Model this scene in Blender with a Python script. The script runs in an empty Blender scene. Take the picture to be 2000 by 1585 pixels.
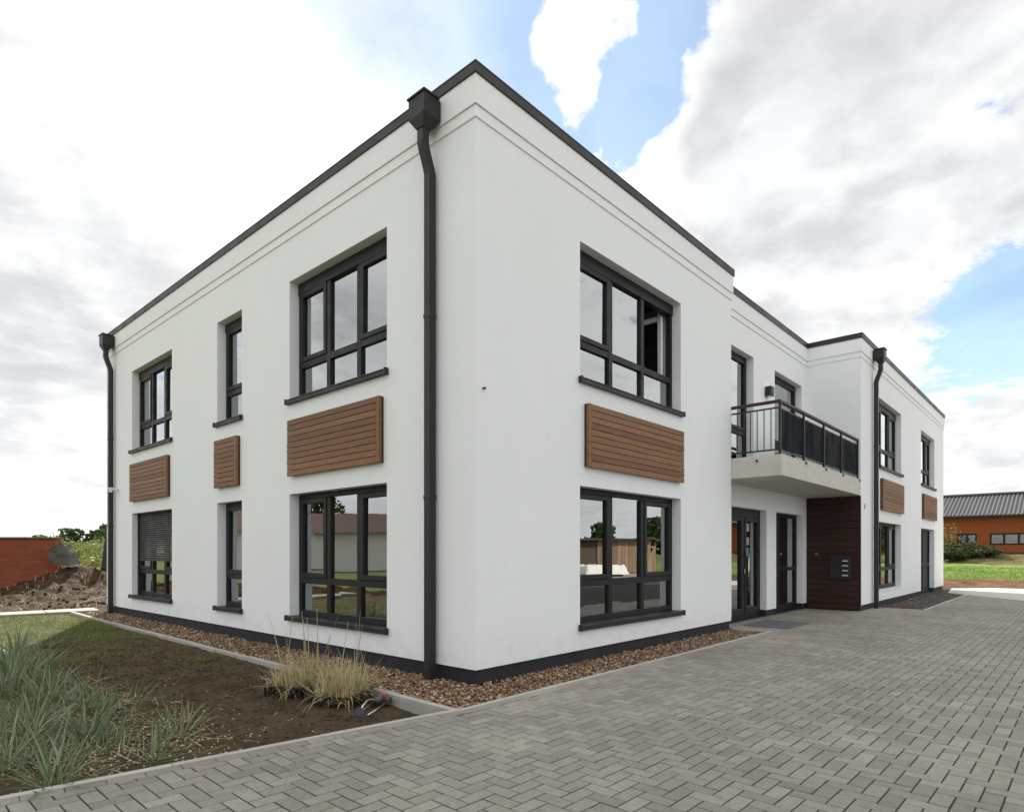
import bpy, bmesh, math, random
import numpy as np
from mathutils import Vector, Matrix, noise as mnoise

random.seed(7)
rng = np.random.default_rng(7)
scene = bpy.context.scene
col = scene.collection
R = math.radians

# ------------------------------------------------------------------ camera
cam_d = bpy.data.cameras.new('camera')
cam = bpy.data.objects.new('camera', cam_d)
col.objects.link(cam)
cam.location = (-4.562, -4.625, 1.35)
cam.rotation_euler = (R(90), 0, R(42.09 - 90))
cam_d.sensor_width = 36
cam_d.lens = 22.15
cam_d.shift_y = 0.1428
cam_d.clip_end = 3000
scene.camera = cam

# ------------------------------------------------------------------ light
SUN_AZ, SUN_EL = R(65), R(33)
SUN_DIR = Vector((math.cos(SUN_AZ) * math.cos(SUN_EL), math.sin(SUN_AZ) * math.cos(SUN_EL), math.sin(SUN_EL)))
sun_d = bpy.data.lights.new('sun', 'SUN')
sun_d.energy = 3.6
sun_d.angle = R(0.6)
sun_d.color = (1.0, 0.93, 0.82)
sun = bpy.data.objects.new('sun', sun_d)
col.objects.link(sun)
sun.rotation_euler = SUN_DIR.to_track_quat('Z', 'Y').to_euler()

scene.view_settings.view_transform = 'Standard'
scene.view_settings.look = 'None'
scene.view_settings.gamma = 1
scene.view_settings.exposure = 1.28
scene.render.film_transparent = False
scene.cycles.max_bounces = 8
scene.cycles.transparent_max_bounces = 16
scene.cycles.use_denoising = True

world = bpy.data.worlds.new('World')
scene.world = world
world.use_nodes = True
WT = world.node_tree
WT.nodes.clear()


class NT:
    """small node-tree helper"""
    def __init__(self, tree):
        self.t = tree

    def n(self, typ, ins=None, **props):
        nd = self.t.nodes.new(typ)
        for k, v in props.items():
            setattr(nd, k, v)
        for k, v in (ins or {}).items():
            s = nd.inputs[k]
            if isinstance(v, bpy.types.NodeSocket):
                self.t.links.new(v, s)
            else:
                s.default_value = v
        return nd

    def math(self, op, a, b=0.0, c=0.0, clamp=False):
        nd = self.n('ShaderNodeMath', {0: a, 1: b, 2: c}, operation=op, use_clamp=clamp)
        return nd.outputs[0]

    def vec(self, op, a, b=(0, 0, 0)):
        nd = self.n('ShaderNodeVectorMath', {0: a, 1: b}, operation=op)
        return nd.outputs['Value'] if op in ('DOT_PRODUCT', 'LENGTH', 'DISTANCE') else nd.outputs['Vector']

    def rng(self, v, a, b, c=0.0, d=1.0, smooth=True):
        nd = self.n('ShaderNodeMapRange', {'Value': v, 'From Min': a, 'From Max': b, 'To Min': c, 'To Max': d},
                    interpolation_type='SMOOTHSTEP' if smooth else 'LINEAR', clamp=True)
        return nd.outputs[0]

    def mix(self, f, a, b, mode='MIX'):
        nd = self.n('ShaderNodeMix', data_type='RGBA', blend_type=mode)
        for k, v in ((0, f), (6, a), (7, b)):
            if isinstance(v, bpy.types.NodeSocket):
                self.t.links.new(v, nd.inputs[k])
            else:
                if k and len(v) == 3:
                    v = (*v, 1)
                nd.inputs[k].default_value = v
        return nd.outputs[2]

    def noise(self, vec, scale=5, detail=4, rough=.5, dist=0, dim='3D'):
        ins = {'Scale': scale, 'Detail': detail, 'Roughness': rough, 'Distortion': dist}
        if vec is not None:
            ins['Vector'] = vec
        return self.n('ShaderNodeTexNoise', ins, noise_dimensions=dim).outputs[0]


def cam_dir(px, py):
    """direction in the world of a viewing ray, used to say where in the sky the cloud gaps are"""
    f = Vector((math.cos(R(42.09)), math.sin(R(42.09)), 0))
    r = Vector((f.y, -f.x, 0))
    return (f * 1230.5 + r * (px - 1000) + Vector((0, 0, 1078 - py))).normalized()


def build_sky():
    k = NT(WT)
    d = k.n('ShaderNodeTexCoord').outputs['Generated']
    s = k.n('ShaderNodeSeparateXYZ', {0: d})
    z = k.math('ADD', k.math('MAXIMUM', s.outputs[2], 0.0), 0.20)
    p = k.n('ShaderNodeCombineXYZ', {0: k.math('DIVIDE', s.outputs[0], z), 1: k.math('DIVIDE', s.outputs[1], z), 2: 0.0}).outputs[0]
    p = k.vec('ADD', p, (3.1, 7.7, 0.4))
    # billows: folded noise gives the cauliflower edges of cumulus
    def billow(v, sc):
        n = k.noise(v, sc, 6, .6, .2)
        return k.math('SUBTRACT', 1.0, k.math('ABSOLUTE', k.math('SUBTRACT', k.math('MULTIPLY', n, 2.0), 1.0)))
    n1 = k.noise(p, 1.5, 12, .60, .35)
    bl = billow(p, 4.2)
    n1 = k.math('ADD', k.math('MULTIPLY', n1, .78), k.math('MULTIPLY', bl, .22))
    ps = k.vec('ADD', p, (SUN_DIR.x * .30, SUN_DIR.y * .30, 0.0))
    n2 = k.noise(ps, 1.5, 8, .55, .35)
    fine = k.noise(p, 5.0, 6, .55, .2)
    wide = k.noise(k.vec('ADD', p, (9.0, 2.0, 0)), .9, 5, .55, .3)
    bl2 = billow(k.vec('ADD', p, (4.0, 1.0, 0)), 9.0)
    cover = k.math('ADD', k.math('ADD', n1, .045), k.math('MULTIPLY', k.math('SUBTRACT', bl2, .72), .16))
    # (pixel direction, radius in degrees, amount): gaps are negative
    for (px, py, rad, amt) in ((1175, 310, 7, -.15), (1240, 420, 5, -.08), (1310, 130, 5, -.10), (960, 50, 8, -.22), (1310, 30, 6, -.17), (720, 60, 12, -.26), (840, 110, 8, -.1),
                               (1900, 655, 7, -.24), (1970, 600, 5, -.16), (1740, 395, 4, -.10), (1820, 340, 4, -.10), (1910, 310, 5, -.11), (1990, 110, 5, -.13), (1300, 470, 2, -.1), (330, 130, 3, -.14), (350, 300, 3, -.14), (1640, 560, 3, -.08),
                               (1215, 200, 3, -.1), (1120, 70, 5, .155), (1080, 150, 4, .1), (1530, 380, 15, .12), (1850, 450, 6, .14), (1940, 830, 8, .12), (1620, 60, 9, .1),
                               (330, 330, 22, .06), (60, 300, 16, .10), (100, 600, 14, .10), (1500, 560, 9, .10), (1530, 40, 7, .12), (1130, 60, 4, .12), (420, 40, 5, -.10), (230, 160, 5, -.08), (350, 300, 4, -.08)):
        dv = cam_dir(px, py)
        dt = k.vec('DOT_PRODUCT', d, tuple(dv))
        cover = k.math('ADD', cover, k.rng(dt, math.cos(R(rad * 1.3)), math.cos(R(rad * .15)), 0, amt))
    mask = k.rng(cover, .465, .575)
    thick = k.rng(cover, .54, .74)
    lit = k.math('ADD', k.math('MULTIPLY', k.math('SUBTRACT', n1, n2), 4.2), .58, clamp=True)
    lit = k.math('ADD', lit, k.math('MULTIPLY', k.math('SUBTRACT', fine, .5), .9), clamp=True)
    c = k.mix(lit, (.30, .305, .315, 1), (.545, .55, .55, 1))
    shade = k.math('MULTIPLY', k.rng(wide, .42, .64), thick)
    for (px, py, rad, amt) in ((60, 40, 11, 1.0), (110, 290, 11, 1.3), (290, 200, 6, .8), (40, 510, 10, 1.2), (370, 370, 8, .8), (100, 620, 6, .6),
                               (1720, 200, 11, .75), (1480, 280, 5, .5), (1330, 200, 4, .3), (1850, 520, 7, .7), (1900, 930, 8, .8), (60, 880, 9, .6), (1440, 560, 5, .4), (1100, 130, 3, .3)):
        dt = k.vec('DOT_PRODUCT', d, tuple(cam_dir(px, py)))
        shade = k.math('ADD', shade, k.math('MULTIPLY', k.rng(dt, math.cos(R(rad * 1.3)), math.cos(R(rad * .15)), 0, amt), k.rng(n2, .36, .56, .30, 1)), clamp=True)
    c = k.mix(k.math('MULTIPLY', shade, k.rng(fine, .30, .62, .84, .50)), c, (.26, .265, .275, 1))
    low = k.rng(s.outputs[2], .0, .30, 1, 0)
    c = k.mix(k.math('MULTIPLY', low, .30), c, (.54, .55, .56, 1))
    sd = k.math('MAXIMUM', k.vec('DOT_PRODUCT', d, tuple(SUN_DIR)), 0.0)
    g1 = k.math('MULTIPLY', k.math('POWER', sd, 90.0), .28)
    g2 = k.math('MULTIPLY', k.math('POWER', sd, 16.0), .03)
    glow = k.math('ADD', g1, g2)
    c = k.mix(1.0, c, k.n('ShaderNodeCombineColor', {0: glow, 1: k.math('MULTIPLY', glow, .98), 2: k.math('MULTIPLY', glow, .94)}).outputs[0], 'ADD')
    sky = k.n('ShaderNodeTexSky', sky_type='NISHITA', sun_disc=False, sun_elevation=SUN_EL,
              sun_rotation=R(90) - SUN_AZ, air_density=1.0, dust_density=.05, ozone_density=.5)
    bg1 = k.n('ShaderNodeBackground', {'Color': k.mix(1.0, sky.outputs[0], (.90, 1.0, 1.0, 1), 'MULTIPLY'), 'Strength': .085})
    bg2 = k.n('ShaderNodeBackground', {'Color': c, 'Strength': 1.0})
    # thin veil everywhere, paler air towards the horizon and around the sun
    veil = k.math('MAXIMUM', k.rng(s.outputs[2], .0, .25, .8, .24), k.rng(sd, .91, .99, 0, .6))
    m = k.math('MAXIMUM', mask, veil)
    mx = k.n('ShaderNodeMixShader', {0: m, 1: bg1.outputs[0], 2: bg2.outputs[0]})
    k.n('ShaderNodeOutputWorld', {'Surface': mx.outputs[0]})


build_sky()


# ------------------------------------------------------------------ materials
def mat(name):
    m = bpy.data.materials.new(name)
    m.use_nodes = True
    m.node_tree.nodes.clear()
    return m, NT(m.node_tree)


def finish(k, color, rough=.6, bump=None, bump_s=.2, bump_d=.01, metal=0.0, spec=.5, **extra):
    ins = {'Base Color': color if isinstance(color, bpy.types.NodeSocket) else (*color, 1), 'Roughness': rough, 'Metallic': metal, 'Specular IOR Level': spec}
    ins.update(extra)
    b = k.n('ShaderNodeBsdfPrincipled', ins)
    if bump is not None:
        bn = k.n('ShaderNodeBump', {'Height': bump, 'Strength': bump_s, 'Distance': bump_d})
        k.t.links.new(bn.outputs[0], b.inputs['Normal'])
    k.n('ShaderNodeOutputMaterial', {'Surface': b.outputs[0]})
    return b


def pos(k):
    return k.n('ShaderNodeNewGeometry').outputs['Position']


def objrand(k):
    return k.n('ShaderNodeObjectInfo').outputs['Random']


def m_plaster(name, c):
    m, k = mat(name)
    p = pos(k)
    big = k.noise(p, .7, 5, .6)
    stain = k.noise(k.vec('MULTIPLY', p, (4.5, 4.5, .30)), 1.6, 6, .62)
    g = k.noise(p, 160, 3, .6)
    c1 = k.mix(k.rng(big, .3, .7), tuple(x * .975 for x in c), c)
    c1 = k.mix(k.rng(stain, .48, .78, 0, .22), c1, tuple(x * .90 for x in c))
    c1 = k.mix(k.rng(g, .3, .7, 0, .10), c1, tuple(x * .78 for x in c))
    # splash dirt low on the wall
    zz = k.n('ShaderNodeSeparateXYZ', {0: p}).outputs[2]
    d = k.math('MULTIPLY', k.rng(zz, .14, .55, .17, 0), k.rng(k.noise(p, 6, 5, .6), .35, .7))
    c1 = k.mix(d, c1, (.5, .45, .38, 1))
    tr = k.noise(p, 38, 4, .65)
    finish(k, c1, .85, k.math('ADD', g, k.math('MULTIPLY', tr, 1.6)), .42, .006, spec=.25)
    return m


def m_simple(name, c, rough=.5, metal=0.0, var=.12, scale=12, bump=.0, spec=.5, rnd=0.0, bscale=None):
    m, k = mat(name)
    p = pos(k)
    n = k.noise(p, scale, 5, .6)
    cc = k.mix(n, tuple(max(0, x * (1 - var)) for x in c), tuple(x * (1 + var) for x in c))
    if rnd:
        v = k.rng(objrand(k), 0, 1, 1 - rnd, 1 + rnd, False)
        cc = k.mix(1.0, cc, k.n('ShaderNodeCombineColor', {0: v, 1: v, 2: v}).outputs[0], 'MULTIPLY')
    rr = k.rng(n, .3, .7, rough * .85, min(1, rough * 1.15))
    b = k.noise(p, bscale or scale * 8, 3, .6) if bump else None
    finish(k, cc, rr, b, bump, .004, metal, spec)
    return m


def m_wood(name, c, c2, axis='u', rnd=.25):
    m, k = mat(name)
    tc = k.n('ShaderNodeTexCoord').outputs['Object']
    oi = objrand(k)
    off = k.n('ShaderNodeCombineXYZ', {0: k.math('MULTIPLY', oi, 37.0), 1: k.math('MULTIPLY', oi, 19.0), 2: k.math('MULTIPLY', oi, 53.0)}).outputs[0]
    q = k.vec('ADD', k.vec('MULTIPLY', tc, (1.2, 1.2, 34)), off)
    g = k.noise(q, 1.6, 6, .65, 1.2)
    f = k.noise(k.vec('MULTIPLY', q, (6, 6, 1)), 3.0, 5, .6)
    cc = k.mix(k.rng(g, .3, .72), c, c2)
    cc = k.mix(k.rng(f, .45, .8, 0, .35), cc, tuple(x * .45 for x in c))
    v = k.rng(oi, 0, 1, 1 - rnd, 1 + rnd, False)
    cc = k.mix(1.0, cc, k.n('ShaderNodeCombineColor', {0: v, 1: v, 2: k.math('MULTIPLY', v, .98)}).outputs[0], 'MULTIPLY')
    finish(k, cc, k.rng(g, 0, 1, .45, .65), f, .25, .003, spec=.35)
    return m


def m_glass(name, base=.30, gain=1.0):
    m, k = mat(name)
    lw = k.n('ShaderNodeFresnel', {'IOR': 1.55}).outputs[0]
    f = k.math('ADD', k.math('MULTIPLY', lw, gain), base, clamp=True)
    # slight waviness of the double glazing
    p = pos(k)
    nz = k.noise(p, 1.4, 2, .5)
    bn = k.n('ShaderNodeBump', {'Height': nz, 'Strength': .025, 'Distance': .03})
    gl = k.n('ShaderNodeBsdfGlossy', {'Color': (.93, .95, .96, 1), 'Roughness': .0, 'Normal': bn.outputs[0]})
    tr = k.n('ShaderNodeBsdfTransparent', {'Color': (.62, .66, .65, 1)})
    mx = k.n('ShaderNodeMixShader', {0: f, 1: tr.outputs[0], 2: gl.outputs[0]})
    k.n('ShaderNodeOutputMaterial', {'Surface': mx.outputs[0]})
    return m


def m_paver(name, island):
    m, k = mat(name)
    p = pos(k)
    if island:
        rr = k.n('ShaderNodeNewGeometry').outputs['Random Per Island']
    else:
        rr = objrand(k)
    r2 = k.math('FRACT', k.math('MULTIPLY', rr, 17.31))
    fine = k.noise(p, 170, 4, .75)
    mid = k.noise(p, 24, 5, .6)
    big = k.noise(p, .55, 5, .6)
    tint = k.mix(r2, (.288, .264, .222, 1), (.280, .264, .234, 1))
    tint = k.mix(k.rng(r2, .86, 1.0, 0, .4), tint, (.35, .305, .262, 1))
    v = k.rng(rr, 0, 1, .82, 1.14, False)
    v = k.math('MULTIPLY', v, k.rng(mid, .25, .75, .86, 1.12))
    v = k.math('MULTIPLY', v, k.rng(big, .3, .7, .82, 1.08))
    v = k.math('MULTIPLY', v, k.rng(fine, .25, .75, .76, 1.20))
    cc = k.mix(1.0, tint, k.n('ShaderNodeCombineColor', {0: v, 1: v, 2: v}).outputs[0], 'MULTIPLY')
    speck = k.noise(p, 75, 3, .8)
    cc = k.mix(k.rng(speck, .52, .72, 0, .38), cc, (.13, .12, .10, 1))
    cc = k.mix(k.rng(speck, .28, .42, .30, 0), cc, (.52, .50, .45, 1))
    spots = k.noise(p, 5.5, 6, .7)
    cc = k.mix(k.rng(spots, .57, .72, 0, .45), cc, (.17, .155, .13, 1))
    finish(k, cc, k.rng(mid, .3, .7, .72, .92), fine, .35, .002, spec=.3)
    return m


def m_soil(name):
    m, k = mat(name)
    p = pos(k)
    a = k.noise(p, 2.2, 8, .65)
    b = k.noise(p, 38, 6, .7)
    c = k.noise(p, 9, 6, .6)
    cc = k.mix(k.rng(a, .3, .7), (.052, .034, .020, 1), (.100, .067, .040, 1))
    cc = k.mix(k.rng(b, .35, .75, 0, .6), cc, (.036, .023, .014, 1))
    cc = k.mix(k.rng(c, .62, .75, 0, .5), cc, (.20, .145, .095, 1))
    # moss and seedlings: greener away from the paving
    s = k.n('ShaderNodeSeparateXYZ', {0: p})
    gy = k.rng(s.outputs[1], 2.5, 10.0, .05, .75)
    gx = k.rng(s.outputs[0], -4.2, -1.6, .55, 0)
    gm = k.math('MULTIPLY', k.math('MAXIMUM', gy, gx), k.rng(k.noise(p, 3.2, 7, .65), .40, .60))
    cc = k.mix(gm, cc, (.085, .105, .026, 1))
    finish(k, cc, .95, k.math('ADD', b, c), .8, .012, spec=.15)
    return m


def m_ground(name, c1, c2, c3, scale=.25, fine=6.0):
    m, k = mat(name)
    p = pos(k)
    a = k.noise(p, scale, 7, .6)
    b = k.noise(p, fine, 6, .65)
    cc = k.mix(k.rng(a, .35, .65), c1, c2)
    cc = k.mix(k.rng(b, .4, .7, 0, .6), cc, c3)
    finish(k, cc, .95, b, .6, .05, spec=.1)
    return m


def m_stones(name, cols):
    m, k = mat(name)
    rr = k.n('ShaderNodeNewGeometry').outputs['Random Per Island']
    ramp = k.n('ShaderNodeValToRGB', {0: rr})
    e = ramp.color_ramp.elements
    while len(e) < len(cols):
        e.new(.5)
    for i, c in enumerate(cols):
        e[i].position = i / (len(cols) - 1)
        e[i].color = (*c, 1)
    p = pos(k)
    n = k.noise(p, 70, 5, .65)
    v = k.rng(n, .25, .75, .7, 1.25)
    cc = k.mix(1.0, ramp.outputs[0], k.n('ShaderNodeCombineColor', {0: v, 1: v, 2: v}).outputs[0], 'MULTIPLY')
    finish(k, cc, .8, n, .3, .003, spec=.3)
    return m


def m_leaf(name, cols, rough=.55, trans=.25):
    m, k = mat(name)
    rr = k.n('ShaderNodeNewGeometry').outputs['Random Per Island']
    ramp = k.n('ShaderNodeValToRGB', {0: rr})
    e = ramp.color_ramp.elements
    while len(e) < len(cols):
        e.new(.5)
    for i, c in enumerate(cols):
        e[i].position = i / (len(cols) - 1)
        e[i].color = (*c, 1)
    b = k.n('ShaderNodeBsdfPrincipled', {'Base Color': ramp.outputs[0], 'Roughness': rough, 'Specular IOR Level': .3})
    t = k.n('ShaderNodeBsdfTranslucent', {'Color': ramp.outputs[0]})
    mx = k.n('ShaderNodeMixShader', {0: trans, 1: b.outputs[0], 2: t.outputs[0]})
    k.n('ShaderNodeOutputMaterial', {'Surface': mx.outputs[0]})
    return m


M = {}
M['plaster'] = m_plaster('white_plaster', (.855, .87, .88))
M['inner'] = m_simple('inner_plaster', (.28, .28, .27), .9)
M['metal'] = m_simple('anthracite_metal', (.027, .0258, .026), .48, .0, .10, 3, .05, rnd=.05, spec=.3)
M['frame'] = m_simple('anthracite_frame', (.014, .015, .016), .5, .0, .08, 5, .0, spec=.25)
M['plinth'] = m_simple('plinth_coating', (.014, .014, .018), .75, 0, .2, 5, .3, bscale=120)
M['white'] = m_simple('white_plastic', (.75, .75, .74), .4)
M['wood'] = m_wood('brown_slats', (.145, .063, .028), (.255, .122, .058), rnd=.24)
M['darkwood'] = m_wood('dark_cladding', (.026, .0088, .0062), (.044, .017, .011), rnd=.2)
M['redwood'] = m_wood('handrail_wood', (.055, .028, .020), (.085, .046, .034))
M['glass'] = m_glass('window_glass', .30, 1.3)
M['dullglass'] = m_glass('far_glass', .06, .8)
M['concrete'] = m_simple('balcony_concrete', (.56, .535, .475), .85, 0, .22, 4.5, .35, bscale=60)
M['kerb'] = m_simple('kerb_concrete', (.40, .385, .35), .9, 0, .22, 9, .4, rnd=.08, bscale=180)
M['edging'] = m_simple('edging_concrete', (.36, .35, .32), .9, 0, .25, 7, .45, rnd=.08, bscale=150)
M['slab'] = m_simple('sun_pale_concrete', (.50, .47, .42), .9, 0, .10, 2, .3, bscale=90)  # concrete lightened in place of sunlight on the apron; the plank shares it
M['bed'] = m_simple('joint_sand', (.022, .019, .013), .95, 0, .3, 40, .5)
M['paver'] = m_paver('grey_paver', False)
M['pavers'] = m_paver('grey_pavers', True)
M['soil'] = m_soil('garden_soil')
M['dirt'] = m_ground('heaped_dirt', (.032, .0175, .0085), (.062, .036, .018), (.012, .007, .004), 1.6, 3)
M['tilled'] = m_ground('bare_soil', (.115, .062, .034), (.185, .108, .063), (.055, .031, .018), .9, 2.2)
M['field'] = m_ground('field_grass', (.085, .13, .03), (.16, .17, .055), (.05, .085, .02), .12, 3)
M['lawn'] = m_ground('lawn_grass', (.12, .20, .04), (.19, .26, .07), (.06, .12, .022), .5, 2)
M['bank'] = m_ground('bank_weeds', (.10, .095, .035), (.17, .145, .065), (.05, .06, .02), .6, 3)
M['path'] = m_simple('path_concrete', (.27, .25, .215), .9, 0, .2, 3, .4, bscale=60)
M['road'] = m_simple('grey_road', (.24, .23, .21), .9, 0, .2, 3, .3)
M['stones'] = m_stones('gravel_stones', [(.15, .075, .042), (.24, .135, .07), (.09, .052, .034), (.36, .24, .13), (.18, .095, .055), (.48, .38, .27), (.12, .08, .06), (.27, .145, .09), (.52, .45, .36), (.20, .12, .06), (.10, .06, .04)])
M['pebbles'] = m_stones('pale_pebbles', [(.42, .36, .28), (.60, .54, .45), (.30, .24, .18), (.52, .45, .36)])
M['lyme'] = m_leaf('blue_green_blades', [(.065, .125, .045), (.11, .175, .085), (.185, .24, .15), (.085, .145, .045), (.30, .295, .16), (.13, .185, .095), (.26, .30, .21), (.20, .17, .08)])
M['dry'] = m_leaf('dry_straw', [(.44, .35, .16), (.62, .53, .31), (.30, .22, .10), (.54, .46, .26), (.36, .35, .13), (.66, .60, .42), (.24, .17, .08)], .6, .3)
M['grass'] = m_leaf('short_grass', [(.10, .16, .03), (.16, .22, .05), (.21, .22, .07), (.08, .14, .025)], .6, .35)
M['leafdark'] = m_leaf('dark_leaves', [(.035, .065, .022), (.06, .10, .032), (.08, .125, .04), (.05, .085, .027)], .5, .3)
M['leafmid'] = m_leaf('mid_leaves', [(.10, .14, .035), (.16, .20, .05), (.21, .22, .07), (.09, .13, .03), (.25, .24, .10)], .6, .45)
M['leafbush'] = m_leaf('bush_leaves', [(.03, .06, .018), (.05, .085, .022), (.085, .095, .03), (.04, .075, .02)], .55, .2)
M['bark'] = m_simple('bark', (.10, .075, .05), .9, 0, .3, 9, .6)
M['blackplastic'] = m_simple('black_plastic', (.016, .016, .016), .38, 0, .2, 20)
M['greyplastic'] = m_simple('grey_plastic', (.06, .062, .066), .4)
M['orange_cap'] = m_simple('red_plastic', (.62, .06, .03), .4)
M['steel'] = m_simple('steel', (.62, .62, .61), .25, 1.0, .06, 10)
M['label'] = m_simple('paper_label', (.72, .72, .72), .5)
M['screen'] = m_simple('dark_screen', (.006, .009, .013), .8, 0, .12, 2, .15, bscale=220, spec=.1)
M['mat'] = m_simple('door_mat', (.115, .125, .135), .95, 0, .15, 8, .8, bscale=260)
M['orange'] = m_simple('orange_render', (.28, .072, .016), .85, 0, .10, 1.2, .2)
M['roofmetal'] = m_simple('grey_roof_tiles', (.055, .055, .062), .5, 0, .2, 2)
M['whitewall'] = m_simple('neighbour_render', (.72, .71, .68), .85, 0, .06, .7)
M['roofred'] = m_simple('neighbour_roof', (.10, .055, .045), .8, 0, .2, 3)
M['soilplug'] = m_simple('potting_soil', (.07, .035, .02), .95, 0, .4, 40, .8)
M['wrap'] = m_simple('black_netting', (.020, .021, .022), .8, 0, .3, 9, .6, bscale=30)
M['greystone'] = m_simple('muddy_grey', (.075, .066, .056), .9, 0, .4, 3, .7, bscale=12)
M['curtain'] = m_simple('grey_curtain', (.26, .26, .26), .9)
M['oldwood'] = m_wood('weathered_boards', (.28, .18, .115), (.42, .29, .195))


def m_brickwall(name):
    m, k = mat(name)
    tc = k.n('ShaderNodeTexCoord').outputs['Object']
    br = k.n('ShaderNodeTexBrick', {'Vector': k.n('ShaderNodeMapping', {'Vector': tc, 'Rotation': (R(90), 0, 0)}).outputs[0],
                                    'Color1': (.27, .062, .030, 1), 'Color2': (.20, .046, .024, 1), 'Mortar': (.15, .07, .045, 1),
                                    'Scale': 1.0, 'Mortar Size': .008, 'Brick Width': .25, 'Row Height': .085})
    n = k.noise(tc, .8, 5, .6)
    cc = k.mix(k.rng(n, .35, .7, 0, .45), br.outputs[0], (.16, .055, .03, 1))
    finish(k, cc, .9, br.outputs[1], -.4, .01, spec=.2)
    return m


M['redwall'] = m_brickwall('rust_red_bricks')


# ------------------------------------------------------------------ builders
def tag(o, label=None, cat=None, group=None, kind=None):
    if label:
        o['label'] = label
    if cat:
        o['category'] = cat
    if group:
        o['group'] = group
    if kind:
        o['kind'] = kind
    return o


def empty(name, loc=(0, 0, 0), parent=None):
    o = bpy.data.objects.new(name, None)
    o.empty_display_size = .2
    col.objects.link(o)
    o.location = loc
    if parent:
        o.parent = parent
    return o


class MB:
    def __init__(s):
        s.v, s.f = [], []

    def quad(s, a, b, c, d):
        i = len(s.v)
        s.v += [tuple(a), tuple(b), tuple(c), tuple(d)]
        s.f.append((i, i + 1, i + 2, i + 3))

    def poly(s, pts):
        i = len(s.v)
        s.v += [tuple(p) for p in pts]
        s.f.append(tuple(range(i, i + len(pts))))

    def box(s, x0, x1, y0, y1, z0, z1):
        x0, x1 = min(x0, x1), max(x0, x1)
        y0, y1 = min(y0, y1), max(y0, y1)
        z0, z1 = min(z0, z1), max(z0, z1)
        i = len(s.v)
        s.v += [(x0, y0, z0), (x1, y0, z0), (x1, y1, z0), (x0, y1, z0), (x0, y0, z1), (x1, y0, z1), (x1, y1, z1), (x0, y1, z1)]
        s.f += [(i, i + 3, i + 2, i + 1), (i + 4, i + 5, i + 6, i + 7), (i, i + 1, i + 5, i + 4), (i + 1, i + 2, i + 6, i + 5),
                (i + 2, i + 3, i + 7, i + 6), (i + 3, i, i + 4, i + 7)]

    def obox(s, c, ux, uy, uz, hx, hy, hz):
        """oriented box: centre, unit axes, half sizes"""
        c, ux, uy, uz = Vector(c), Vector(ux), Vector(uy), Vector(uz)
        i = len(s.v)
        for a, b, d in ((-1, -1, -1), (1, -1, -1), (1, 1, -1), (-1, 1, -1), (-1, -1, 1), (1, -1, 1), (1, 1, 1), (-1, 1, 1)):
            s.v.append(tuple(c + ux * a * hx + uy * b * hy + uz * d * hz))
        s.f += [(i, i + 3, i + 2, i + 1), (i + 4, i + 5, i + 6, i + 7), (i, i + 1, i + 5, i + 4), (i + 1, i + 2, i + 6, i + 5),
                (i + 2, i + 3, i + 7, i + 6), (i + 3, i, i + 4, i + 7)]

    def tube(s, pts, r, n=8, square=False, taper=1.0):
        pts = [Vector(p) for p in pts]
        rings = []
        up = Vector((0, 0, 1))
        for j, p in enumerate(pts):
            t = (pts[min(j + 1, len(pts) - 1)] - pts[max(j - 1, 0)]).normalized()
            a = t.cross(up)
            if a.length < 1e-3:
                a = t.cross(Vector((1, 0, 0)))
            a.normalize()
            b = t.cross(a).normalized()
            rr = r * (1 + (taper - 1) * j / max(1, len(pts) - 1))
            i = len(s.v)
            for q in range(n):
                an = 2 * math.pi * (q + .5) / n
                s.v.append(tuple(p + a * math.cos(an) * rr + b * math.sin(an) * rr))
            rings.append(i)
        for j in range(len(rings) - 1):
            for q in range(n):
                q2 = (q + 1) % n
                s.f.append((rings[j] + q, rings[j] + q2, rings[j + 1] + q2, rings[j + 1] + q))
        s.f.append(tuple(rings[0] + q for q in reversed(range(n))))
        s.f.append(tuple(rings[-1] + q for q in range(n)))

    def build(s, name, m, parent=None, bevel=0.0, smooth=False, fixn=True):
        me = bpy.data.meshes.new(name)
        me.from_pydata(s.v, [], s.f)
        if fixn:
            bm = bmesh.new()
            bm.from_mesh(me)
            bmesh.ops.remove_doubles(bm, verts=bm.verts, dist=1e-5)
            bmesh.ops.recalc_face_normals(bm, faces=bm.faces)
            bm.to_mesh(me)
            bm.free()
        me.materials.append(m)
        if smooth:
            for p in me.polygons:
                p.use_smooth = True
        o = bpy.data.objects.new(name, me)
        col.objects.link(o)
        if parent:
            o.parent = parent
        if bevel:
            b = o.modifiers.new('bevel', 'BEVEL')
            b.width = bevel
            b.segments = 2
            b.limit_method = 'ANGLE'
        return o


def np_mesh(name, V, F, m, parent=None, smooth=False):
    """V (n,3), F (k,3 or 4) arrays"""
    me = bpy.data.meshes.new(name)
    V = np.asarray(V, dtype=np.float32)
    F = np.asarray(F, dtype=np.int32)
    k = F.shape[1]
    me.vertices.add(len(V))
    me.vertices.foreach_set('co', V.ravel())
    me.loops.add(F.size)
    me.loops.foreach_set('vertex_index', F.ravel())
    me.polygons.add(len(F))
    me.polygons.foreach_set('loop_start', np.arange(0, F.size, k, dtype=np.int32))
    me.polygons.foreach_set('loop_total', np.full(len(F), k, dtype=np.int32))
    if smooth:
        me.polygons.foreach_set('use_smooth', np.ones(len(F), dtype=bool))
    me.update(calc_edges=True)
    me.materials.append(m)
    o = bpy.data.objects.new(name, me)
    col.objects.link(o)
    if parent:
        o.parent = parent
    return o


def join_np(parts):
    Vs, Fs, n = [], [], 0
    for V, F in parts:
        Vs.append(V)
        Fs.append(F + n)
        n += len(V)
    return np.vstack(Vs), np.vstack(Fs)


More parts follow.
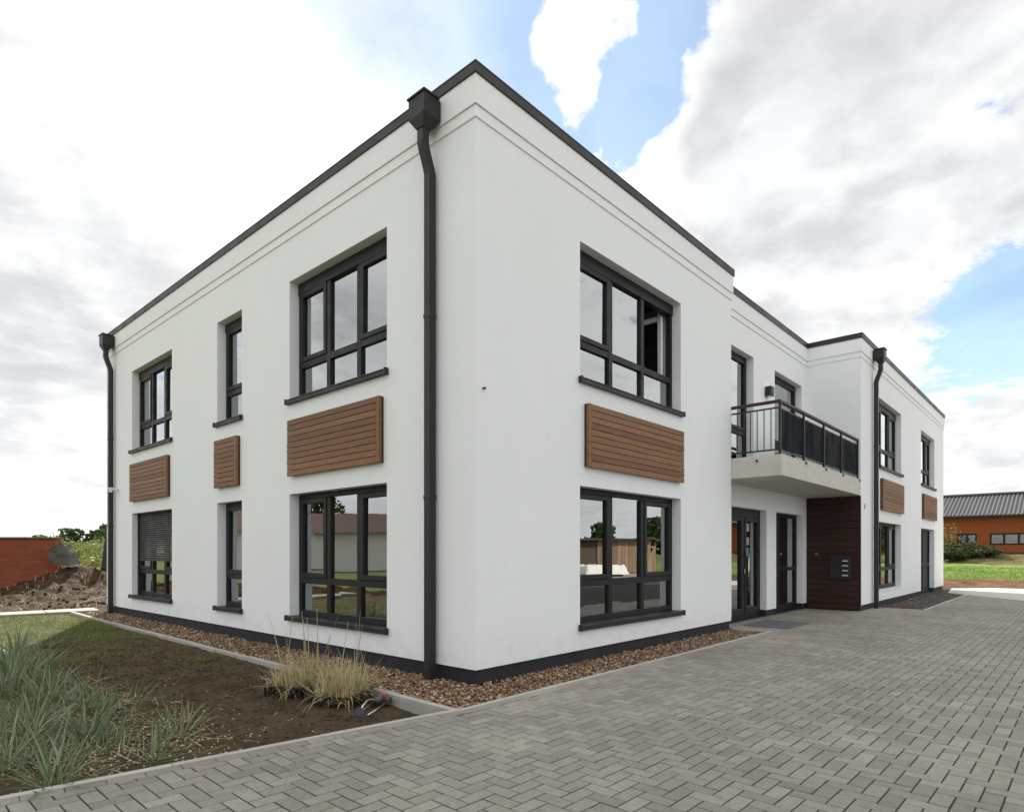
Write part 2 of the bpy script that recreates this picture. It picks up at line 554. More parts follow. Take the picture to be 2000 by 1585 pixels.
# ------------------------------------------------------------------ ground and setting
def terrain_z(x, y):
    """right of the building the land climbs to the orange house; elsewhere almost flat"""
    def st(a, b, v):
        t = np.clip((v - a) / (b - a), 0, 1)
        return t * t * (3 - 2 * t)
    side = np.clip((24 - y) / 10, 0, 1)
    # sunken a little under built surfaces so that no sheet pokes through
    return -.22 + side * (.12 * st(26, 32, x) + .50 * st(31, 47, x) + .72 * st(49, 56, x))


def make_ground():
    n = 221
    a = np.sign(np.linspace(-1, 1, n)) * np.abs(np.linspace(-1, 1, n)) ** 2.6 * 900
    X, Y = np.meshgrid(a + 15, a + 5, indexing='ij')
    Z = terrain_z(X, Y)
    far = np.hypot(X, Y)
    Z = Z - .0 * far
    V = np.stack([X.ravel(), Y.ravel(), Z.ravel()], 1)
    idx = np.arange(n * n).reshape(n, n)
    F = np.stack([idx[:-1, :-1].ravel(), idx[1:, :-1].ravel(), idx[1:, 1:].ravel(), idx[:-1, 1:].ravel()], 1)
    tag(np_mesh('ground', V, F, M['field'], smooth=True), kind='structure')


make_ground()


def grid_sheet(name, m, x0, x1, y0, y1, step, zf, keep=None, kind='structure', smooth=True):
    xs = np.arange(x0, x1 + 1e-6, step)
    ys = np.arange(y0, y1 + 1e-6, step)
    X, Y = np.meshgrid(xs, ys, indexing='ij')
    Z = np.array([[zf(x, y) for y in ys] for x in xs])
    V = np.stack([X.ravel(), Y.ravel(), Z.ravel()], 1)
    nx, ny = len(xs), len(ys)
    idx = np.arange(nx * ny).reshape(nx, ny)
    F = np.stack([idx[:-1, :-1].ravel(), idx[1:, :-1].ravel(), idx[1:, 1:].ravel(), idx[:-1, 1:].ravel()], 1)
    if keep is not None:
        c = V[F].mean(1)
        F = F[[keep(q[0], q[1]) for q in c]]
    return tag(np_mesh(name, V, F, m, smooth=smooth), kind=kind)


def kerb_y(x):
    """paving line on the garden and gravel side"""
    if x < -1.1:
        return -.64 + (-1.1 - x) * .144
    if x < -.79:
        return -.64 - (x + 1.1) / .31 * .06
    return -.70


def edging_x(y):
    return -.86 + .0165 * (y + .66)


def soil_z(x, y):
    e = max(0.0, 1 - abs(x - edging_x(y)) / .9) * max(0.0, min(1.0, (3.5 - y) / 3.5))
    b = -.045 - .075 * e
    n = mnoise.noise(Vector((x * 1.3, y * 1.3, 0))) * .02 + mnoise.noise(Vector((x * 7, y * 7, 3))) * .015 + mnoise.noise(Vector((x * 19, y * 19, 5))) * .010
    b += n
    if y < kerb_y(x) + .12:
        b = min(b, -.035)
    return b


grid_sheet('garden_bed', M['soil'], -9.0, -.80, -.75, 12.4, .045, soil_z,
           keep=lambda x, y: y > kerb_y(x) + .02 and x < edging_x(y) - .01)

# ------------------------------------------------------------------ the white building
house = tag(empty('white_building', (0, 0, 0)), 'white flat roofed two storey building with anthracite windows and brown slat panels', 'building')
YB, XE = 12.2, 23.2           # back and far end
YR, YF, XW, XF = .297, -.875, 6.38, 11.52   # recess wall, far wing front, near wing end, far wing start
WB, TOP = .135, 6.27
PATH = [(0, YB), (0, 0), (XW, 0), (XW, YR), (XF, YR), (XF, YF), (XE, YF), (XE, YB)]

FAC = {
    'L': (Vector((0, 0, 0)), Vector((0, 1, 0)), Vector((-1, 0, 0))),
    'A': (Vector((0, 0, 0)), Vector((1, 0, 0)), Vector((0, -1, 0))),
    'B': (Vector((0, YR, 0)), Vector((1, 0, 0)), Vector((0, -1, 0))),
    'C': (Vector((0, YF, 0)), Vector((1, 0, 0)), Vector((0, -1, 0))),
    'S': (Vector((XF, 0, 0)), Vector((0, 1, 0)), Vector((-1, 0, 0))),
    'W': (Vector((XW, 0, 0)), Vector((0, 1, 0)), Vector((1, 0, 0))),
    'E': (Vector((XE, 0, 0)), Vector((0, 1, 0)), Vector((1, 0, 0))),
    'N': (Vector((0, YB, 0)), Vector((1, 0, 0)), Vector((0, 1, 0))),
}


def fp(fac, u, d, z):
    o, a, n = FAC[fac]
    p = o + a * u + n * d
    return (p.x, p.y, z)


def fbox(mb, fac, u0, u1, d0, d1, z0, z1):
    a, b = fp(fac, u0, d0, z0), fp(fac, u1, d1, z1)
    mb.box(a[0], b[0], a[1], b[1], a[2], b[2])


def wall(fac, u0, u1, z0, z1, holes=(), t=.40, name='wall', bottom=True):
    us = sorted({u0, u1} | {h[0] for h in holes} | {h[1] for h in holes})
    zs = sorted({z0, z1} | {max(z0, h[2]) for h in holes} | {h[3] for h in holes})
    mb, mi = MB(), MB()

    def solid(u, z):
        return not any(h[0] < u < h[1] and h[2] < z < h[3] for h in holes)
    for a, b in zip(us, us[1:]):
        for c, d in zip(zs, zs[1:]):
            if solid((a + b) / 2, (c + d) / 2):
                mb.quad(fp(fac, a, 0, c), fp(fac, b, 0, c), fp(fac, b, 0, d), fp(fac, a, 0, d))
                mi.quad(fp(fac, a, -t, c), fp(fac, b, -t, c), fp(fac, b, -t, d), fp(fac, a, -t, d))
                if bottom and c == z0:
                    mb.quad(fp(fac, a, 0, c), fp(fac, b, 0, c), fp(fac, b, -t, c), fp(fac, a, -t, c))
    for h in holes:
        b = max(z0, h[2])
        for q in (h[0], h[1]):
            mb.quad(fp(fac, q, 0, b), fp(fac, q, -t, b), fp(fac, q, -t, h[3]), fp(fac, q, 0, h[3]))
        mb.quad(fp(fac, h[0], 0, h[3]), fp(fac, h[1], 0, h[3]), fp(fac, h[1], -t, h[3]), fp(fac, h[0], -t, h[3]))
        if h[2] > z0:
            mb.quad(fp(fac, h[0], 0, b), fp(fac, h[1], 0, b), fp(fac, h[1], -t, b), fp(fac, h[0], -t, b))
    o = mb.build(name, M['plaster'], house, fixn=False)
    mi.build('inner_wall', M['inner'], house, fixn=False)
    return o


LO, HI = (.43, 2.18), (3.51, 5.22)
BIG, NAR, BAK = (1.50, 3.79), (5.29, 6.21), (8.22, 10.47)
RW = (1.82, 4.48)
F1, F2 = (13.25, 15.9), (18.85, 21.3)
D1, D2 = (7.1, 8.9), (9.46, 11.22)
BD1, BD2 = (6.72, 8.19), (9.37, 11.15)

wall('L', 0, YB, WB, TOP, [(*w, *z) for w in (BIG, NAR, BAK) for z in (LO, HI)])
wall('A', 0, XW, WB, TOP, [(*RW, *LO), (*RW, *HI)])
wall('B', XW, XF, WB, TOP, [(*D1, 0, 2.23), (*D2, 0, 2.23), (*BD1, 3.05, 5.29), (*BD2, 3.05, 5.29)])
wall('C', XF, XE, WB, TOP, [(*F1, .30, 2.12), (*F1, *HI), (*F2, 0, 2.12), (*F2, *HI)])
wall('S', YF, YR, WB, TOP)
wall('W', 0, YR, WB, TOP)
wall('E', YF, YB, WB, TOP)
wall('N', 0, XE, WB, TOP)


def sweep(path, d0, d1, z0, z1, mb, closed=False):
    """box section carried along a plan path with mitred corners; d is measured outwards"""
    P = [Vector((*p, 0)) for p in path]
    n = len(P)
    nor = []
    segs = n if closed else n - 1
    for i in range(segs):
        t = (P[(i + 1) % n] - P[i]).normalized()
        nor.append(Vector((t.y, -t.x, 0)))
    rings = []
    for i in range(n):
        if closed:
            a, b = nor[i - 1], nor[i]
        else:
            a, b = nor[max(0, i - 1)], nor[min(i, segs - 1)]
        m = (a + b)
        m = m / max(1e-6, m.dot(a))
        ring = []
        for d, z in ((d0, z0), (d1, z0), (d1, z1), (d0, z1)):
            q = P[i] + m * d
            ring.append((q.x, q.y, z))
        rings.append(ring)
    for i in range(segs):
        r1, r2 = rings[i], rings[(i + 1) % n]
        for q in range(4):
            mb.quad(r1[q], r1[(q + 1) % 4], r2[(q + 1) % 4], r2[q])
    if not closed:
        mb.poly(rings[0])
        mb.poly(list(reversed(rings[-1])))


m1 = MB()
sweep(PATH, -.02, .014, 5.83, 5.95, m1, True)
m1.build('cornice', M['plaster'], house, bevel=.003)
m1 = MB()
sweep(PATH, -.02, .030, 5.952, 6.275, m1, True)
m1.build('cornice', M['plaster'], house, bevel=.003)
m1 = MB()
sweep(PATH, -.42, .050, 6.355, 6.375, m1, True)
sweep(PATH, .034, .048, 6.255, 6.354, m1, True)
sweep(PATH, -.42, .0325, 6.277, 6.353, m1, True)
m1.build('roof_coping', M['metal'], house, bevel=.004)
mb = MB()
mb.box(.42, XE - .42, YR + .42, YB - .42, 5.98, 6.15)
mb.build('roof', M['metal'], house)
mb = MB()
mb.box(.405, XE - .41, YR + .41, YB - .41, 2.70, 2.98)
mb.box(.405, XW - .405, .405, YR + .409, 2.70, 2.98)
mb.box(XF + .405, XE - .41, YF + .405, YR + .409, 2.70, 2.98)
mb.box(.405, XE - .41, YR + .41, YB - .41, -.15, .0)
mb.box(.405, XW - .405, .405, YR + .409, -.15, .0)
mb.box(XF + .405, XE - .41, YF + .405, YR + .409, -.15, .0)
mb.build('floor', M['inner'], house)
# a few inner walls so that rooms behind the panes end somewhere
mb = MB()
for z0, z1 in ((.002, 2.698), (2.982, 5.978)):
    mb.box(.41, XE - .42, 5.0, 5.12, z0, z1)
    for x in (6.2, 12.0, 17.3):
        mb.box(x, x + .12, .72, 4.99, z0, z1)
mb.box(4.9, 5.02, 5.13, YB - .42, .002, 2.698)
mb.box(4.9, 5.02, 5.13, YB - .42, 2.982, 5.978)
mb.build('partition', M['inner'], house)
for a, b in (((0, YB), (0, 0)),):
    pass
mb = MB()
sweep([(0, YB), (0, 0), (XW, 0), (XW, YR), (D1[0], YR)], -.32, -.022, -.25, WB - .001, mb)
sweep([(D1[1], YR), (D2[0], YR)], -.38, -.022, -.25, WB - .001, mb)
sweep([(D2[1], YR), (XF, YR), (XF, YF), (F2[0], YF)], -.32, -.022, -.25, WB - .001, mb)
sweep([(F2[1], YF), (XE, YF), (XE, YB), (0, YB)], -.32, -.022, -.25, WB - .001, mb)
mb.build('plinth', M['plinth'], house, bevel=.004)


# ---- windows
def bar(mb, fac, u0, u1, z0, z1, d0=-.225, d1=-.145):
    fbox(mb, fac, u0, u1, d0, d1, z0, z1)


def ring(mb, fac, u0, u1, z0, z1, w, d0, d1, wb=None):
    wb = wb or w
    bar(mb, fac, u0, u0 + w, z0, z1, d0, d1)
    bar(mb, fac, u1 - w, u1, z0, z1, d0, d1)
    bar(mb, fac, u0 + w, u1 - w, z1 - w, z1, d0, d1)
    bar(mb, fac, u0 + w, u1 - w, z0, z0 + wb, d0, d1)


def pane(mb, fac, u0, u1, d0, d1, z0, z1):
    e = lambda: random.uniform(-.0016, .0016)
    c = [(u0, z0, e()), (u1, z0, e()), (u1, z1, e()), (u0, z1, e())]
    a = [fp(fac, u, d1 + j, z) for u, z, j in c]
    b = [fp(fac, u, d0 + j, z) for u, z, j in c]
    mb.poly(a)
    mb.poly(b[::-1])
    for q in range(4):
        mb.quad(a[q], b[q], b[(q + 1) % 4], a[(q + 1) % 4])


def sill(fac, u0, u1, z, win):
    mb = MB()
    fbox(mb, fac, u0 - .035, u1 + .035, .004, .055, z - .052, z - .006)
    fbox(mb, fac, u0 + .004, u1 - .004, -.15, .004, z + .004, z + .016)
    fbox(mb, fac, u0 - .035, u1 + .035, .002, .062, z - .006, z + .010)
    for e in ((u0 - .037, u0 - .019), (u1 + .019, u1 + .037)):
        fbox(mb, fac, e[0], e[1], .003, .064, z - .056, z + .024)
    mb.build('window_sill', M['metal'], win, bevel=.003)


def window(fac, w, zz, cols=3, opened=None, has_sill=True, head=.07, shutter=0, tr=None, label=None, foot=.075, glass='glass'):
    u0, u1 = w
    z0, z1 = zz
    g = .004
    a, b = u0 + g, u1 - g
    top = z1 - g
    tr = tr if tr is not None else z0 + .52
    mb = MB()
    ring(mb, fac, a, b, z0 + .018, top, .065, -.225, -.145, foot)
    if head > .07:
        bar(mb, fac, a + .001, b - .001, top - head, top - .002, -.240, -.130)
    us = [a + .065 + (b - a - .13) * i / cols for i in range(cols + 1)]
    it = top - max(.065, head)
    ib = z0 + .018 + foot
    for u in us[1:-1]:
        bar(mb, fac, u - .045, u + .045, ib, it, -.224, -.144)
    for i in range(cols):
        e0 = us[i] + (.045 if i else 0)
        e1 = us[i + 1] - (.045 if i < cols - 1 else 0)
        bar(mb, fac, e0, e1, tr - .045, tr + .045, -.223, -.146)
    win = mb.build('window', M['frame'], house, bevel=.004)
    if label:
        win['label'] = label
    for i in range(cols):
        e0 = us[i] + (.045 if i else 0)
        e1 = us[i + 1] - (.045 if i < cols - 1 else 0)
        # lower light
        p = MB()
        pane(p, fac, e0, e1, -.195, -.180, ib, tr - .045)
        p.build('pane', M[glass], win)
        zt, zb = it, tr + .045
        if (cols == 3 and i != 1) or cols == 1:
            if opened == i:
                # casement swung inwards against the far jamb
                s = MB()
                uu = e1 - .10
                for d0, d1 in ((-.31, -.25), (-.93, -.87)):
                    fbox(s, fac, uu, uu + .06, d0, d1, zb + .01, zt - .01)
                fbox(s, fac, uu, uu + .06, -.87, -.31, zb + .01, zb + .08)
                fbox(s, fac, uu, uu + .06, -.87, -.31, zt - .08, zt - .01)
                sw = s.build('sash', M['white'], win, bevel=.004)
                p = MB()
                pane(p, fac, uu + .022, uu + .036, -.87, -.31, zb + .08, zt - .08)
                p.build('pane', M[glass], win)
                continue
            s = MB()
            ring(s, fac, e0 + .002, e1 - .002, zb + .002, zt - .002, .062, -.215, -.132)
            s.build('sash', M['frame'], win, bevel=.004)
            p = MB()
            pane(p, fac, e0 + .064, e1 - .064, -.185, -.170, zb + .064, zt - .064)
            p.build('pane', M[glass], win)
        else:
            p = MB()
            pane(p, fac, e0, e1, -.195, -.180, zb, zt)
            p.build('pane', M[glass], win)
    if shutter:
        n = 22
        h = (top - shutter) / n
        for i in range(n):
            s = MB()
            zt = top - i * h
            pts = [(-.140, zt - h + .004), (-.126, zt - h + .006), (-.120, zt - h * .5), (-.126, zt - .003), (-.140, zt - .001)]
            for (da, za), (db, zb2) in zip(pts, pts[1:]):
                s.quad(fp(fac, a + .03, da, za), fp(fac, b - .03, da, za), fp(fac, b - .03, db, zb2), fp(fac, a + .03, db, zb2))
            s.build('slat', M['metal'], win)
        s = MB()
        fbox(s, fac, a + .03, b - .03, -.141, -.122, shutter - .05, shutter - .002)
        s.build('shutter_end_bar', M['metal'], win)
        s = MB()
        for e in ((a, a + .045), (b - .045, b)):
            fbox(s, fac, e[0], e[1], -.143, -.105, z0 + .02, top)
        s.build('shutter_guide', M['metal'], win)
    if has_sill:
        sill(fac, u0, u1, z0, win)
    return win


window('L', BIG, LO)
window('L', BIG, HI, head=.16)
window('L', NAR, LO, cols=1)
window('L', NAR, HI, cols=1, head=.13)
window('L', BAK, LO, shutter=1.22, label='window with its roller shutter let half way down')
window('L', BAK, HI, head=.16)
window('A', RW, LO)
window('A', RW, HI, head=.16, opened=2, label='window with one casement standing open')
window('C', F1, (.40, 2.12), has_sill=False, foot=.09)
window('C', F1, HI, head=.16)
window('C', F2, HI, head=.16)
window('C', F2, (.02, 2.12), cols=2, has_sill=False, tr=.95, label='dark floor length door', glass='frame')
window('B', BD1, (3.05, 5.29), cols=1, has_sill=False, tr=3.75, label='balcony door')
window('B', BD2, (3.05, 5.29), cols=1, has_sill=False, tr=3.75, label='balcony door')
mb = MB()
fbox(mb, 'C', F1[0] + .01, F1[1] - .01, -.16, -.012, .301, .398)
mb.build('unfinished_sill', M['white'], house, bevel=.004)


# ---- wooden slat panels below the upper windows
def slat_panel(fac, u0, u1, near_end, z0=2.42, z1=3.215, n=10):
    root = empty('slat_panel', (0, 0, 0), house)
    h = (z1 - z0) / n
    c0, c1 = (u0 + .075, u1) if near_end == 0 else (u0, u1 - .075)
    if fac == 'L':
        c0, c1 = u0 + .075, u1
    c0, c1 = u0 + .062, u1
    for i in range(n):
        mb = MB()
        L = c1 - c0
        o, a, nn = FAC[fac]
        fbox(mb, fac, c0 + .002, c1 - random.uniform(0, .008), .045, .070, z0 + i * h + .003, z0 + (i + 1) * h - .004)
        ob = mb.build('slat', M['wood'], root, bevel=.003)
    mb = MB()
    fbox(mb, fac, u0, u0 + .058, .030, .073, z0 + .002, z1 - .003)
    mb.build('end_board', M['wood'], root, bevel=.003)
    mb = MB()
    for q in (u0 + .10, (u0 + u1) / 2, u1 - .12):
        fbox(mb, fac, q - .03, q + .03, .001, .044, z0 + .01, z1 - .012)
    fbox(mb, fac, u0 + .004, u0 + .034, .001, .029, z0 + .004, z1 - .005)
    mb.build('batten', M['darkwood'], root)


slat_panel('L', 1.56, 3.74, 0)
slat_panel('L', 5.35, 6.19, 0)
slat_panel('L', 8.31, 10.42, 0)
slat_panel('A', 1.91, 4.46, 0)
slat_panel('C', 13.40, 15.95, 0)
slat_panel('C', 19.0, 21.4, 0)


# ---- rainwater pipes with hoppers
def downpipe(fac, u, lean=0):
    """square pipe with swan neck, hopper at the parapet"""
    pipe = MB()
    w = .047

    def seg(pts):
        prev = None
        for (d, z) in pts:
            r = [fp(fac, u - w, d - w, z), fp(fac, u + w, d - w, z), fp(fac, u + w, d + w, z), fp(fac, u - w, d + w, z)]
            if prev:
                for q in range(4):
                    pipe.quad(prev[q], prev[(q + 1) % 4], r[(q + 1) % 4], r[q])
            else:
                pipe.poly(r)
            prev = r
        pipe.poly(prev)
    seg([(.085, -.06), (.085, 5.44), (.100, 5.50), (.165, 5.68), (.180, 5.74), (.180, 5.92)])
    p = pipe.build('downpipe', M['metal'], house, bevel=.006)
    h = MB()
    # tapering outlet
    a = [fp(fac, u - .055, .125, 5.88), fp(fac, u + .055, .125, 5.88), fp(fac, u + .055, .235, 5.88), fp(fac, u - .055, .235, 5.88)]
    b = [fp(fac, u - .13, .045, 5.99), fp(fac, u + .13, .045, 5.99), fp(fac, u + .13, .275, 5.99), fp(fac, u - .13, .275, 5.99)]
    for q in range(4):
        h.quad(a[q], a[(q + 1) % 4], b[(q + 1) % 4], b[q])
    h.poly(a)
    fbox(h, fac, u - .13, u + .13, .045, .275, 5.99, 6.20)
    fbox(h, fac, u - .145, u + .145, .066, .290, 6.20, 6.222)
    h.build('hopper', M['metal'], p, bevel=.004)
    for z in (1.92, 3.88):
        c = MB()
        fbox(c, fac, u - w - .004, u + w + .004, .085 - w - .004, .085 + w + .004, z, z + .05)
        c.build('pipe_sleeve', M['metal'], p, bevel=.003)


downpipe('L', .62)
downpipe('L', 11.62)
downpipe('C', 12.60)


# ---- entrance doors
def entrance(w, zt=2.225):
    u0, u1 = w[0] + .004, w[1] - .004
    mb = MB()
    ring(mb, 'B', u0, u1, .012, zt, .075, -.225, -.135, .05)
    um = 8.02
    bar(mb, 'B', um - .04, um + .04, .062, zt - .075, -.224, -.137)
    bar(mb, 'B', u0 + .075, u1 - .075, zt - .16, zt - .074, -.223, -.138)
    d = mb.build('entrance_door', M['frame'], house, bevel=.004)
    for a, b in ((u0 + .075, um - .04), (um + .04, u1 - .075)):
        s = MB()
        ring(s, 'B', a + .003, b - .003, .066, zt - .164, .085, -.215, -.128, .16)
        s.build('door_leaf', M['frame'], d, bevel=.004)
        p = MB()
        pane(p, 'B', a + .088, b - .088, -.185, -.172, .226, zt - .25)
        p.build('pane', M['glass'], d)
    hd = MB()
    hx = um + .10
    hd.tube([fp('B', hx, -.075, .52), fp('B', hx, -.075, 1.42)], .016, 10)
    for z in (.62, 1.32):
        hd.tube([fp('B', hx, -.128, z), fp('B', hx, -.075, z)], .009, 8)
    hd.build('handle', M['steel'], d, smooth=True)
    lk = MB()
    fbox(lk, 'B', hx - .10, hx - .06, -.128, -.115, .92, 1.02)
    lk.build('lock', M['steel'], d, bevel=.004)
    for z in (1.78, 1.28, 1.50):
        q = MB()
        fbox(q, 'B', um + .16, um + .36, -.1715, -.1685, z, z + .16)
        q.build('reflection_square', M['label_glass'], d)


M['label_glass'] = m_simple('reflection_square', (.30, .34, .34), .35)  # lighter reflection of the door's glass squares, put into the colour
entrance(D1)
u0, u1 = D2[0] + .004, D2[1] - .004
mb = MB()
ring(mb, 'B', u0, u1, .012, 2.225, .08, -.225, -.135, .16)
bar(mb, 'B', u0 + .08, u0 + .62, .172, 2.145, -.222, -.138)
bar(mb, 'B', u0 + .62, u1 - .08, .93, 1.01, -.221, -.139)
sw = mb.build('side_window', M['frame'], house, bevel=.004)
for z0, z1 in ((.172, .93), (1.01, 2.145)):
    p = MB()
    pane(p, 'B', u0 + .62, u1 - .08, -.19, -.176, z0, z1)
    p.build('pane', M['glass'], sw)
for fac_, w in (('B', D1), ('B', D2), ('C', F2)):
    mb = MB()
    fbox(mb, fac_, w[0] + .003, w[1] - .003, -.30, -.03, -.10, .010)
    mb.build('threshold', M['plinth'], house)

# ---- dark board cladding on the side of the far wing
clad = empty('wall_cladding', (0, 0, 0), house)
n = 18
for i in range(n):
    mb = MB()
    h = 2.63 / n
    fbox(mb, 'S', YF + .018, YR - .004, .004, .030, .012 + i * h + .004, .012 + (i + 1) * h - .002)
    mb.build('board', M['darkwood'], clad, bevel=.003)
mb = MB()
fbox(mb, 'S', YF - .004, YF + .016, -.02, .036, .012, 2.642)
mb.build('corner_trim', M['darkwood'], clad)
mb = MB()
fbox(mb, 'S', YF + .017, YR - .003, .001, .0035, .012, 2.65)
mb.build('backing', M['darkwood'], clad)

# ---- balcony
SB, ST = 2.655, 3.018
mb = MB()
mb.box(XW + .006, XF - .004, YF + .003, YR - .003, SB, ST)
bal = mb.build('balcony_slab', M['concrete'], house, bevel=.008)
px = [6.43, 7.66, 8.88, 10.10, 11.44]
yb = YF + .06
for x in px:
    mb = MB()
    mb.box(x - .019, x + .019, yb - .034, yb + .004, ST + .002, 3.895)
    mb.box(x - .05, x + .05, yb - .068, yb + .004, ST - .055, ST - .001) if x > 6.6 else mb.box(x - .05, x + .05, yb - .05, yb + .05, ST + .001, ST + .016)
    mb.build('post', M['metal'], bal, bevel=.003)
for (za, zb) in ((3.09, 3.115), (3.80, 3.825)):
    for a, b in zip(px, px[1:]):
        mb = MB()
        mb.box(a + .021, b - .021, yb + .005, yb + .027, za, zb)
        mb.build('rail', M['metal'], bal)
    mb = MB()
    mb.box(px[0] - .012, px[0] + .012, yb + .021, YR - .004, za, zb)
    mb.build('rail', M['metal'], bal)
mb = MB()
mb.box(px[0] - .032, px[-1] + .06, yb - .035, yb + .035, 3.897, 3.945)
mb.build('handrail', M['redwood'], bal, bevel=.008)
mb = MB()
mb.box(px[0] - .032, px[0] + .036, yb + .037, YR - .004, 3.897, 3.945)
mb.build('handrail', M['redwood'], bal, bevel=.008)
y = yb + .135
while y < YR - .05:
    mb = MB()
    mb.box(px[0] - .0065, px[0] + .0065, y - .0065, y + .0065, 3.115, 3.80)
    mb.build('baluster', M['metal'], bal)
    y += .118
for a, b in zip(px, px[1:]):
    x = a + .13
    while x < b - .06:
        mb = MB()
        mb.box(x - .0065, x + .0065, yb + .0095, yb + .0225, 3.115, 3.80)
        mb.build('baluster', M['metal'], bal)
        x += .122
    # privacy screen cloth tied behind the balusters, with slack folds
    mb = MB()
    N = 24
    for i in range(N):
        xa, xb = a + .022 + (b - a - .044) * i / N, a + .022 + (b - a - .044) * (i + 1) / N
        fa = -.004 + .003 * math.sin(i * .9 + a * 3)
        fb = -.004 + .003 * math.sin((i + 1) * .9 + a * 3)
        if i == N - 1:
            fb = -.004
        mb.quad((xa, yb - .008 - fa, 3.118), (xb, yb - .008 - fb, 3.118), (xb, yb - .010 - fb, 3.798), (xa, yb - .010 - fa, 3.798))
        mb.quad((xa, yb - .006 - fa, 3.118), (xb, yb - .006 - fb, 3.118), (xb, yb - .008 - fb, 3.798), (xa, yb - .008 - fa, 3.798))
    mb.build('screen_cloth', M['screen'], bal, fixn=False)
mb = MB()
mb.tube([(XW - .004 + .012, -.46, 2.93), (XW - .02, -.46, 2.93)], .02, 10)
mb.tube([(XW - .004 + .012, .06, 2.70), (XW - .02, .06, 2.70)], .012, 8)
mb.build('drain_spout', M['blackplastic'], bal)

# ---- small fittings on the walls
lamp = tag(empty('wall_lamp', (8.87, YR, 4.62)), 'dark cube wall lamp on white wall above the balcony rail', 'lamp')
mb = MB()
mb.box(-.085, .085, -.135, -.012, 0, .20)
mb.build('lamp_housing', M['metal'], lamp, bevel=.006)
mb = MB()
mb.box(-.06, .06, -.012, -.001, .03, .17)
mb.build('wall_plate', M['metal'], lamp)
for z in (-.004, .2005):
    mb = MB()
    mb.box(-.06, .06, -.115, -.03, z, z + .0035)
    mb.build('lens', M['label'], lamp)

ic = tag(empty('intercom_panel', (XF - .03, -.46, .72)), 'black letterbox panel with four name plates on the dark boarded wall', 'letterbox')
mb = MB()
mb.box(-.045, -.001, -.235, .215, 0, .56)
mb.build('panel_plate', M['blackplastic'], ic, bevel=.006)
for i in range(4):
    mb = MB()
    mb.box(-.052, -.0455, -.17, -.045, .085 + i * .112, .108 + i * .112)
    mb.build('name_plate', M['label'], ic)
    mb = MB()
    mb.tube([(-.0455, .055, .097 + i * .112), (-.053, .055, .097 + i * .112)], .009, 10)
    mb.build('bell_button', M['greyplastic'], ic)
dk = tag(empty('door_bell', (XF - .03, .06, 1.27)), 'small grey plate on the dark boards left of the letterbox panel', 'bell')
mb = MB()
mb.box(-.02, -.001, -.045, .045, 0, .075)
mb.build('plate', M['greyplastic'], dk, bevel=.004)
mb = MB()
mb.tube([(-.0205, 0, .038), (-.027, 0, .038)], .014, 12)
mb.build('button', M['steel'], dk)
sc_ = tag(empty('security_camera', (0, 11.36, 2.72)), 'small white dome fitting beside the far downpipe on the garden side', 'camera')
mb = MB()
mb.tube([(-.002, 0, .03), (-.09, 0, .04), (-.16, 0, .035)], .022, 10)
mb.build('bracket', M['white'], sc_, smooth=True)
mb = MB()
for a in range(6):
    pass
mb.tube([(-.16, 0, .065), (-.16, 0, .05), (-.16, 0, .0), (-.16, 0, -.025), (-.16, 0, -.04)], .06, 14, taper=.45)
mb.build('dome', M['white'], sc_, smooth=True)
hk = tag(empty('wall_hook', (.11, 0, 3.06)), 'tiny black bolt stub sticking out of the corner wall', 'bolt')
mb = MB()
mb.tube([(0, .0, 0), (0, -.03, -.004)], .011, 10)
mb.build('stub', M['blackplastic'], hk)
mb = MB()
mb.tube([(0, -.031, -.004), (.004, -.036, -.0048)], .015, 10)
mb.build('cap', M['blackplastic'], hk)
pl = tag(empty('wall_plate', (11.86, YF, 2.42)), 'small grey plate on the white strip right of the boarded wall', 'plate')
mb = MB()
mb.box(-.045, .045, -.012, -.001, -.05, .06)
mb.build('plate', M['label_glass'], pl, bevel=.003)
el = tag(empty('corner_lamp', (XE - .12, YF, 2.62)), 'small dark bracket lamp near the far corner of the building', 'lamp')
mb = MB()
mb.tube([(0, -.002, 0), (0, -.16, .02)], .02, 8)
mb.build('bracket', M['metal'], el)
mb = MB()
mb.box(-.05, .05, -.30, -.165, -.015, .045)
mb.build('lamp_head', M['metal'], el, bevel=.006)

# ------------------------------------------------------------------ kerbs, gravel, paving
kerb = tag(empty('kerb'), kind='structure')


def along(p0, p1, L, w, z0, z1, name, m, parent, side, gap=.004, jig=.004):
    a, b = Vector((*p0, 0)), Vector((*p1, 0))
    t = (b - a)
    n = max(1, round(t.length / L))
    t.normalize()
    nn = Vector((-t.y, t.x, 0)) * side
    l = (b - a).length / n
    for i in range(n):
        mb = MB()
        c = a + t * l * (i + .5) + nn * (w / 2 + random.uniform(-jig, jig)) + Vector((0, 0, (z0 + z1) / 2 + random.uniform(-jig, jig) * .7))
        ang = random.uniform(-.004, .004)
        tt = Vector((t.x - ang * t.y, t.y + ang * t.x, 0)).normalized()
        mb.obox(c, tt, Vector((-tt.y, tt.x, 0)), (0, 0, 1), l / 2 - gap / 2, w / 2, (z1 - z0) / 2)
        mb.build(name, m, parent, bevel=.005)


KW = .055
